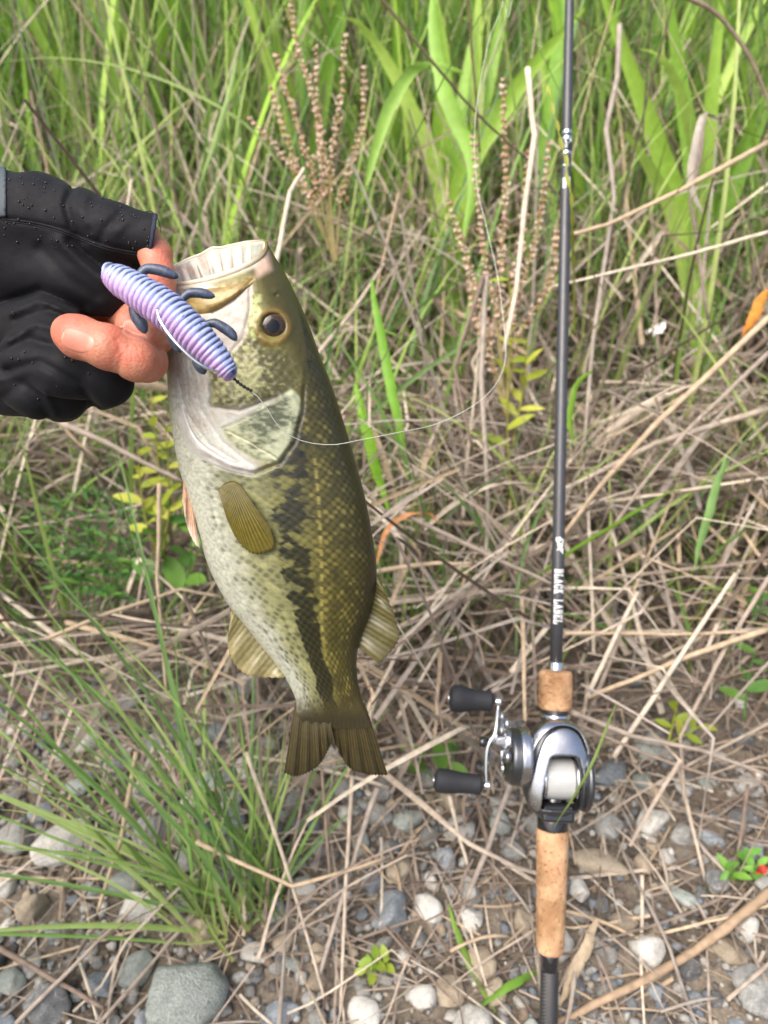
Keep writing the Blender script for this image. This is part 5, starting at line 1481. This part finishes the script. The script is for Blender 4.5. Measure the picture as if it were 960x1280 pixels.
# fins
def fin(name, base, outer_, d0, n_ray, cA, cB, edgec=None, bulge=0.0, thick=0.00028, ripple=0.7, free=None, hug=False):
    """base / outer: photo outlines of root and free edge; rays run between them"""
    n, m = n_ray * 4 + 1, 22
    a, b = catmull(np.array(base, float), n), catmull(np.array(outer_, float), n)
    V1, V2, C = [], [], []
    for i in range(n):
        for j in range(m):
            t = j / (m - 1)
            q = a[i] * (1 - t) + b[i] * t
            jag = 1.0 * math.sin(i * math.pi / 2) * t ** 4
            q = q + (b[i] - a[i]) / (np.linalg.norm(b[i] - a[i]) + 1e-6) * jag
            if hug:
                h, _ = hit(fish_bvh, q[0], q[1])
                d = (proj(h)[2] if h is not None else d0) - 0.0012 - bulge * math.sin(math.pi * min(1, t * 0.8))
            else:
                d = d0(q) if callable(d0) else d0
                d = d - bulge * math.sin(math.pi * t * 0.6) + 0.0012 * math.sin(i * 0.35 + 1) * t
            rp = math.cos(i * math.pi / 2)
            V1.append(P(q[0], q[1], d - thick * (0.5 + ripple * 0.5 * (rp + 1) * (1 - 0.5 * t))))
            V2.append(P(q[0], q[1], d + thick * (0.5 + ripple * 0.5 * (rp + 1) * (1 - 0.5 * t))))
            k = 0.5 + 0.5 * rp
            cc = cA * (1 - k) + cB * k
            cc = cc * (0.8 + 0.35 * float(noise2(q[0] / 4, q[1] / 4, 6)))
            kb = float(smooth(0.55, 0.05, t)) if name == 'tail_fin' else 0.0
            cc = cc * (1 - kb) + lin(70, 63, 37) * (0.85 + 0.3 * k) * kb
            if edgec is not None: cc = cc * (1 - t ** 4 * 0.8) + edgec * t ** 4 * 0.8
            C.append(cc)
    F = grid_faces(n, m)
    nv = n * m
    rimv = [i * m for i in range(n)] + [(n - 1) * m + j for j in range(1, m)] + [i * m + m - 1 for i in range(n - 2, -1, -1)] + [j for j in range(m - 2, 0, -1)]
    Fr = [(rimv[k], rimv[(k + 1) % len(rimv)], rimv[(k + 1) % len(rimv)] + nv, rimv[k] + nv) for k in range(len(rimv))]
    return part(name, np.array(V1 + V2), np.vstack([F, F[:, ::-1] + nv, np.array(Fr)]), M['fin'], fish, np.array(C + C))
dt = lambda q: dfish(q[1])
fin('tail_fin', [(369, 878), (388, 888), (404, 894), (413, 896)], [(355, 966), (372, 970), (398, 957), (416, 927)], dt, 20, lin(46, 41, 23), lin(80, 72, 42), lin(50, 44, 26), 0.002)
fin('tail_fin', [(411, 896), (424, 895), (440, 889), (455, 874)], [(419, 930), (436, 959), (462, 968), (485, 969)], dt, 20, lin(44, 39, 22), lin(78, 69, 40), lin(50, 44, 26), -0.002)
fin('dorsal_fin', [(462, 708), (463, 742), (453, 775), (441, 804)], [(474, 722), (493, 770), (498, 800), (474, 830)], dt, 17, lin(80, 76, 46), lin(116, 110, 72), lin(90, 84, 50), 0.004)
fin('anal_fin', [(287, 750), (305, 774), (331, 806), (361, 842)], [(288, 768), (286, 812), (306, 842), (354, 848)], dt, 17, lin(112, 106, 68), lin(146, 138, 96), lin(150, 138, 96), 0.003)
fin('pectoral_fin', [(272, 612), (281, 604), (291, 601), (299, 605)], [(284, 650), (296, 674), (314, 691), (330, 691), (343, 683), (339, 662)], 0.33, 20, lin(58, 53, 10), lin(122, 110, 38), lin(106, 98, 42), 0.003, hug=True)
fin('pelvic_fin', [(229, 598), (232, 606), (236, 618), (240, 628)], [(228, 625), (233, 655), (242, 677), (250, 686)], lambda q: dfish(q[1]) - 0.006, 8, lin(170, 108, 70), lin(214, 188, 160), lin(228, 220, 208), 0.001)
# ------------------------------------------------------------------ hand in a fingerless glove
def Cp(px, py, d): return np.array([(px - 480) / FPX * d, (640 - py) / FPX * d, -d], np.float32)
def cone(X, a, b):
    """a, b = (px, py, depth, radius px)"""
    return sd_cone(X, Cp(*a[:3]), Cp(*b[:3]), a[3] * a[2] / FPX, b[3] * b[2] / FPX)
def chain(X, pts, k=0.004):
    d = cone(X, pts[0], pts[1])
    for p, q in zip(pts[1:-1], pts[2:]): d = smin(d, cone(X, p, q), k)
    return d
def cgrid(lo, hi, h):
    ax = [np.arange(lo[k], hi[k], h, dtype=np.float32) for k in range(3)]
    return np.stack(np.meshgrid(*ax, indexing='ij'), -1)
HLO, HHI = (-0.25, 0.028, -0.43), (-0.088, 0.182, -0.275)
thumb_in = [(-40, 320, .372, 50), (60, 288, .355, 36), (130, 288, .348, 23), (180, 297, .344, 18.5), (194, 318, .338, 19), (199, 346, .334, 18.5), (206, 372, .334, 14)]
index_in = [(60, 380, .385, 34), (150, 384, .375, 27), (196, 417, .338, 22.5), (186, 415, .322, 22), (165, 407, .321, 20.5)]
middle_in = [(50, 425, .385, 34), (150, 445, .374, 28), (183, 452, .330, 24.5), (172, 450, .315, 26), (135, 434, .311, 27), (98, 421, .314, 26), (88, 416, .316, 23)]
ring_in = [(50, 470, .390, 26), (118, 478, .376, 20), (128, 477, .352, 19), (90, 468, .347, 18)]
pinky_in = [(40, 488, .390, 22), (70, 494, .378, 18), (72, 494, .364, 17), (50, 488, .360, 16)]
palm_in = [(-200, 420, .385, 74), (-60, 400, .385, 84), (40, 400, .388, 66)]
def hand_sdf(X):
    d = chain(X, palm_in, 0.01)
    for ch in (index_in, middle_in, ring_in, pinky_in): d = smin(d, cone(X, (-60, 400, .39, 60), ch[0]), 0.008)
    d = smin(d, chain(X, thumb_in), 0.008)
    fi = chain(X, index_in, 0.003); fm = chain(X, middle_in, 0.003)
    fr = np.minimum(chain(X, ring_in, 0.003), chain(X, pinky_in, 0.003))
    f = smin(smin(fi, fm, 0.0008), fr, 0.0008)
    return smin(d, f, 0.0015)
h = 0.0010
X = cgrid(HLO, HHI, h)
Dh = hand_sdf(X)
qx = 480 + FPX * X[..., 0] / -X[..., 2]; qy = 640 - FPX * X[..., 1] / -X[..., 2]
front = smooth(0.345, 0.33, -X[..., 2])
for ln, w, am in [([(146, 424), (152, 446), (146, 472)], 2.2, 0.0008), ([(137, 424), (142, 446), (137, 470)], 1.8, 0.0005), ([(141, 428), (147, 446), (142, 468)], 1.4, 0.0004), ([(204, 432), (196, 450), (200, 470)], 2.5, 0.0003), ([(196, 404), (194, 424), (199, 440)], 2.0, 0.0003)]:
    Dh = Dh + front * am * np.exp(-(sd_line(qx, qy, ln) / w) ** 2)
HV, HF = surface_nets(Dh, HLO, h)
HW = c2w(HV)
hx, hy, hd = proj(HW)
base = np.broadcast_to(lin(186, 128, 104)[None], HW.shape).copy()
rednz = fbm2(hx / 16, hy / 16, 81)
base = mix(base, lin(184, 110, 88)[None], 0.8 * smooth(0.4, 0.7, rednz))
for (cx_, cy_, rr_) in ((86, 412, 34), (206, 455, 26), (160, 402, 26), (206, 330, 30), (150, 440, 16)):
    base = mix(base, lin(186, 92, 74)[None], 0.55 * np.exp(-(np.hypot(hx - cx_, hy - cy_) / rr_) ** 2))
person = thing('person', c2w(np.array([Cp(-60, 400, .385)]))[0], 'left hand in a black fingerless glove gripping the fish by the lower jaw', 'person')
M['skin'] = mat_vcol('skin', 0.48, 0.42, 0, (800, 0.55, 0.0007), 0.06, 0.06, 700, 0.18)
hand = part('body', HW, HF, M['skin'], person, base)
hand_bvh = bvh_of(hand)

# nails
def nail(cx_, cy_, ang, L, W):
    V, C = [], []
    n, m = 14, 40
    for i in range(n):
        for j in range(m):
            rho = i / (n - 1); al = 2 * math.pi * j / m
            k_ = rho / (abs(math.cos(al)) ** 2.6 + abs(math.sin(al)) ** 2.6) ** (1 / 2.6)
            u, v = k_ * math.cos(al), k_ * math.sin(al)
            x = u * L / 2; y = v * W / 2 * (1 - 0.10 * u)
            qx_, qy_ = cx_ + x * math.cos(ang) - y * math.sin(ang), cy_ + x * math.sin(ang) + y * math.cos(ang)
            p, nn = hit(hand_bvh, qx_, qy_)
            if p is None: p, nn = P(qx_, qy_, .315), np.array([0, -1.0, 0])
            lift = 0.0005 * (1 - smooth(0.72, 1.0, rho)) - 0.00018
            V.append(p + nn * float(lift))
            cc = lin(190, 124, 106) * (1 - float(smooth(0.5, 0.8, u))) + lin(200, 146, 130) * float(smooth(0.5, 0.8, u))
            if u < -0.84: cc = lin(196, 152, 130)
            C.append(cc)
    return part('fingernail', V, grid_faces(n, m, True), M['nail'], hand, np.array(C))
M['nail'] = mat_vcol('nail', 0.40, 0.4, 0, None, 0.05, 0.04, 300, 0.15)
nail(97, 426, rad(19), 46, 32)
nail(170, 413, rad(22), 40, 26)

# glove
cut_a, cut_b = np.array([197.0, 268.0]), np.array([189.0, 322.0])
def glove_sdf(X):
    qx = 480 + FPX * X[..., 0] / -X[..., 2]; qy = 640 - FPX * X[..., 1] / -X[..., 2]
    th = chain(X, [(-220, 330, .37, 86), (-60, 300, .368, 78), (0, 285, .360, 66), (52, 275, .352, 52), (95, 279, .346, 40), (140, 289, .341, 32), (215, 301, .336, 27)], 0.006)
    cutd = ((qx - cut_a[0]) * (cut_b[1] - cut_a[1]) - (qy - cut_a[1]) * (cut_b[0] - cut_a[0])) / np.linalg.norm(cut_b - cut_a) * 0.34 / FPX
    hem = np.maximum(np.maximum(th - 0.0004, -th - 0.0016), np.abs(cutd + 0.0010) - 0.0012)
    th = np.maximum(th, cutd)
    d = smin(th, chain(X, [(-220, 420, .385, 100), (-60, 400, .39, 96), (40, 392, .392, 74)], 0.01), 0.010)
    d = smin(d, chain(X, [(20, 330, .362, 52), (100, 345, .356, 44), (140, 356, .356, 34), (164, 338, .354, 22)], 0.008), 0.007)
    idx = chain(X, [(60, 384, .39, 38), (150, 388, .381, 32)], 0.006)
    d = smin(d, idx, 0.004)
    d = smin(d, chain(X, [(15, 410, .372, 44), (60, 412, .352, 36), (75, 430, .346, 36)], 0.006), 0.004)          # palm heel under the finger tips
    d = smin(d, chain(X, [(50, 470, .39, 36), (125, 478, .374, 31), (134, 476, .345, 30), (80, 464, .338, 30), (30, 446, .345, 30)], 0.005), 0.0022)
    d = smin(d, chain(X, [(10, 486, .39, 34), (76, 496, .374, 29), (78, 494, .356, 28), (46, 492, .350, 29), (-10, 462, .352, 32)], 0.005), 0.0022)
    # cloth folds and creases
    fr = smooth(0.40, 0.37, -X[..., 2])
    for ln, w, am in [([(92, 232), (82, 256), (90, 284), (104, 300)], 5, 0.0020), ([(108, 246), (100, 262), (108, 280)], 6, -0.0011), ([(150, 268), (132, 284), (124, 302)], 5, 0.0011), ([(162, 272), (146, 290)], 5, -0.0008),
                      ([(0, 272), (75, 285), (131, 306), (184, 318)], 2.2, 0.0011), ([(70, 300), (100, 328), (132, 352)], 7, -0.0022), ([(88, 300), (118, 326), (140, 345)], 5, 0.0014), ([(50, 310), (80, 345), (120, 370)], 7, 0.0012),
                      ([(10, 392), (50, 374), (96, 392)], 6, -0.0022), ([(0, 380), (50, 362), (104, 384)], 6, 0.0018), ([(20, 400), (60, 388), (80, 396)], 4, 0.0012), ([(10, 425), (45, 405), (66, 410)], 5, -0.0016), ([(0, 440), (40, 425), (64, 432)], 5, 0.0014),
                      ([(10, 462), (50, 452), (100, 480), (118, 508)], 5, 0.0018), ([(0, 500), (30, 478), (60, 520)], 6, 0.0012), ([(-20, 480), (20, 470), (56, 490), (70, 520)], 4, -0.0010)]:
        d = d + fr * am * np.exp(-(sd_line(qx, qy, ln) / w) ** 2)
    d = d + 0.0006 * (fbm2(qx / 26, qy / 26, 91, 2) - 0.5)
    return d, hem
X = cgrid(HLO, HHI, h)
Gd, hemd = glove_sdf(X)
# keep the bare fingers free of cloth
gx = 480 + FPX * X[..., 0] / -X[..., 2]
bare = np.minimum(cone(X, index_in[2], index_in[3]), cone(X, index_in[3], index_in[4]))
for p, q in zip(middle_in[2:-1], middle_in[3:]): bare = np.minimum(bare, cone(X, p, q))
Gd = np.maximum(Gd, -(bare - 0.0003))
GV, GF = surface_nets(Gd, HLO, h)
M['glove'] = mat_plain('black_glove', (0.0052, 0.0056, 0.0078), 0.7, 0, 0.2, 0.3, 240, (0.35, 0.0006), 0, None, 0.025)
glove = part('glove', c2w(GV), GF, M['glove'], person)
tmp = glove.modifiers.new('smooth', 'SMOOTH'); tmp.factor = 0.5; tmp.iterations = 3
tmp = hand.modifiers.new('smooth', 'SMOOTH'); tmp.factor = 0.5; tmp.iterations = 2
glove_bvh = bvh_of(glove)
M['thread'] = mat_plain('blue_black_thread', lin(44, 48, 66), 0.8, 0, 0.2, 0.3, 900)
M['grey_strap'] = mat_plain('grey_strap', lin(74, 82, 88), 0.7, 0, 0.3, 0.2, 500, (0.3, 0.0005))
# thumb hem with stitches
tc_ = P(192, 295.5, .339); tax = P(215, 299, .336) - P(140, 288, .341); tax /= np.linalg.norm(tax)
t1 = np.cross(tax, FWD); t1 /= np.linalg.norm(t1); t2 = np.cross(tax, t1)
rr = 27.5 * .339 / FPX
SV, SF = surface_nets(hemd, HLO, h)
o = part('hem', c2w(SV), SF, M['thread'], glove)
tmp = o.modifiers.new('smooth', 'SMOOTH'); tmp.factor = 0.5; tmp.iterations = 4
mb = MB()
for k in range(46):
    b = 2 * math.pi * k / 46
    o_ = t1 * math.cos(b) + t2 * math.sin(b)
    p0 = tc_ - tax * 0.0022 + o_ * (rr + 0.0005)
    mb.add(*tube(np.array([p0 - np.cross(tax, o_) * 0.0006, p0 + np.cross(tax, o_) * 0.0006]), 0.0002, 5))
mb.build('stitching', M['thread'], glove)
# long seam
def seam(pts, r, name='seam', off=0.0):
    pth = []
    for q in catmull(np.array(pts, float), 60):
        p, nn = hit(glove_bvh, *q)
        if p is not None: pth.append(p + nn * off)
    pth = np.array(pth)
    if len(pth) > 4:
        for _ in range(2): pth[1:-1] = (pth[:-2] + 2 * pth[1:-1] + pth[2:]) / 4
        V, F = tube(pth, r, 6); part(name, V, F, M['glove'], glove)
seam([(2, 274), (40, 278), (75, 287), (131, 308), (184, 318)], 0.0006)
seam([(4, 276.5), (40, 281), (75, 290), (131, 311), (182, 321)], 0.00035)
# grey strap at the wrist end
def strap_sdf(X):
    qx = 480 + FPX * X[..., 0] / -X[..., 2]; qy = 640 - FPX * X[..., 1] / -X[..., 2]
    return np.maximum(np.maximum(np.maximum(Gd - 0.0011, -Gd - 0.002), (qx - 8) * 0.00037), np.maximum((-46 - qx) * 0.00037, (qy - 272) * 0.00037))
SV, SF = surface_nets(strap_sdf(X), HLO, h)
part('wrist_strap', c2w(SV), SF, M['grey_strap'], glove)
# water beads on the glove
M['water'] = mat_plain('water_bead', (0.012, 0.013, 0.016), 0.10, 0, 0.5, 0, 80, None, 0.0)
mb = MB(); V0, F0 = ICO[2]
for k in range(130):
    qx_, qy_ = R.uniform(5, 188), R.uniform(222, 312)
    if R.random() < 0.15: qx_, qy_ = R.uniform(0, 120), R.uniform(380, 500)
    p, nn = hit(glove_bvh, qx_, qy_)
    if p is None: continue
    r_ = R.uniform(0.00022, 0.0006)
    mb.add(V0 * r_ + p + nn * r_ * 0.25, F0)
o = mb.build('water_beads', M['water'], glove); o['kind'] = 'stuff'
# sleeve and forearm, running out of the frame
M['sleeve'] = mat_plain('dark_sleeve', (0.03, 0.033, 0.04), 0.8, 0, 0.3, 0.3, 200, (0.4, 0.001))
arm0, arm1, arm2 = P(-110, 400, .385), P(-260, 440, .37), np.array([-0.52, -0.05, 0.42])
pth = catmull([arm0, arm1, arm2], 40)
V, F = tube(pth, np.linspace(0.044, 0.058, 40) * (1 + 0.03 * np.sin(np.linspace(0, 40, 40))), 28)
part('sleeve', V, F, M['sleeve'], person)

# ------------------------------------------------------------------ soft lure
LD = 0.292
ls = LD / FPX
cl = catmull(np.array([(133, 342, .300), (141, 345, .299), (177, 367, .294), (212, 391, .291), (244, 420, .290), (267, 443, .291), (286, 465, .293), (290, 469, .293)], float), 330)
LP = P(cl[:, 0], cl[:, 1], cl[:, 2])
lure = thing('soft_lure', LP[165], 'ribbed blue and lilac soft plastic lure with dark legs and a hook', 'lure')
tq = np.linspace(0, 1, 330)
rad_px = np.interp(tq, [0, 0.012, 0.04, 0.12, 0.35, 0.6, 0.85, 0.95, 0.985, 1.0], [8, 13, 16, 20, 24, 23.2, 17.5, 14, 11, 5])
ribs = np.abs(np.sin(tq * math.pi * 29)) ** 0.7
rr = rad_px * (0.89 + 0.12 * ribs * (0.85 + 0.3 * hash2(np.floor(tq * 29), 3))) * 0.297 / FPX
T, _, _ = frames(LP)
vw = (CAMP - LP); vw /= np.linalg.norm(vw, axis=1)[:, None]
up_ = np.cross(vw, T); up_ /= np.linalg.norm(up_, axis=1)[:, None]
if (up_ @ UPV).mean() < 0: up_ = -up_
vv = np.cross(T, up_); vv *= np.sign((vv * vw).sum(1))[:, None]
na = 40
aa = np.linspace(0, 2 * np.pi, na, endpoint=False)
V = LP[:, None] + (up_[:, None] * np.cos(aa)[None, :, None] + vv[:, None] * np.sin(aa)[None, :, None] * 0.92) * (rr[:, None] * (1 + 0.05 * (noise2(tq[:, None] * 70, aa[None] * 5, 6) - 0.5) + 0.035 * np.exp(-((np.cos(aa)[None] + 0.45) / 0.1) ** 2) * ribs[:, None]))[..., None]
ca = np.cos(aa)[None] * np.ones((330, 1))
lc = mix(np.broadcast_to(lin(150, 164, 212), V.shape), lin(178, 150, 196), smooth(0.25, -0.45, ca))
lc = mix(lc, lin(184, 156, 196), 0.5 * (np.abs(ca + 0.45) < 0.12) * ribs[:, None])
groove = (1 - ribs)[:, None]
lc = mix(lc, lin(122, 110, 166), 0.5 * smooth(0.2, 0.7, groove))
lc = mix(lc, lin(50, 52, 70), np.clip(0.85 * smooth(0.12, 0.5, groove) * smooth(0.15, 0.6, ca + 0.35 * (noise2(tq[:, None] * 90, ca * 3, 8) - 0.5)), 0, 1))
lc = mix(lc, lin(24, 24, 32), (noise2(tq[:, None] * 150, aa[None] * 14 + tq[:, None] * 0, 14) > 0.93) * 0.9)
M['lure'] = mat_vcol('soft_plastic', 0.40, 0.45, 0, (900, 0.3, 0.0004), 0.12, 0.05, 600, 0.12)
Fl = grid_faces(330, na, True).tolist(); Fl += [tuple(range(na))[::-1], tuple(329 * na + i for i in range(na))]
part('body', V.reshape(-1, 3), Fl, M['lure'], lure, lc.reshape(-1, 3))
legs = [([(168, 352), (180, 338), (188, 336), (204, 339), (223, 347)], .299, 5.5), ([(222, 380), (234, 368), (244, 366), (254, 367), (269, 371)], .297, 5.0), ([(254, 406), (268, 404), (278, 409), (288, 416), (296, 426)], .296, 5.2),
        ([(166, 370), (168, 384), (171, 395), (177, 405), (182, 417)], .301, 6.5), ([(208, 404), (213, 416), (217, 424), (222, 432), (226, 441)], .300, 6.0), ([(242, 434), (246, 446), (248, 453), (252, 460), (256, 468)], .300, 6.0)]
for pts, d, w in legs:
    q = catmull(np.array(pts, float), 24); pth = P(q[:, 0], q[:, 1], d + np.linspace(0, 0.002, 24))
    t = np.linspace(0, 1, 24)
    r_ = 1.25 * w * (0.75 + 0.45 * np.sin(np.pi * np.clip(t * 0.85, 0, 1))) * np.sqrt(np.clip(1 - (np.clip(t - 0.75, 0, 1) / 0.25) ** 2, 0.02, 1)) * 0.297 / FPX * 0.85
    V, F = tube(pth, r_, 12)
    cc = np.broadcast_to(lin(68, 78, 98), (len(V), 3)) * (0.45 + 0.9 * noise2(V[:, 0] * 1500, V[:, 2] * 1500, 4))[:, None]
    part('leg', V, F, M['lure'], lure, cc)
hp = catmull(np.array([(196, 386, .278), (201, 402, .277), (217, 425, .276), (240, 448, .277), (260, 461, .279), (273, 465, .285)], float), 40)
V, F = tube(P(hp[:, 0], hp[:, 1], hp[:, 2]), 2.0 * 0.28 / FPX, 8)
part('hook', V, F, M['steel'], lure)

# fishing line
M['mono'] = mat_plain('clear_line', (0.70, 0.72, 0.66), 0.25, 0, 0.5, 0.1, 100)
lpts = [(291, 472, .297), (303, 482, .298), (315, 489, .300), (330, 505, .305), (350, 535, .315), (377, 551, .325), (415, 556, .335), (450, 550, .345), (500, 540, .365), (545, 530, .385), (590, 508, .405), (620, 480, .43), (632, 445, .45), (628, 390, .47), (621, 340, .49), (606, 275, .51), (596, 230, .525), (594, 150, .54), (610, 55, .56), (628, 5, .575), (650, -90, .60)]
W = np.array([P(*p) for p in lpts] + [E0 + EY * (tl + 0.8)])
V, F = tube(catmull(W, 220), 0.00016, 6)
tag(part('fishing_line', V, F, M['mono'], None), 'thin clear fishing line looping from the lure up to the rod tip', 'fishing line')
V, F = tube(catmull(np.array([P(*p) for p in lpts[:3]]), 30), 0.00035 + 0.0004 * np.abs(np.sin(np.linspace(0, 18, 30))), 8)
part('line_knot', V, F, M['black_matte'], lure)
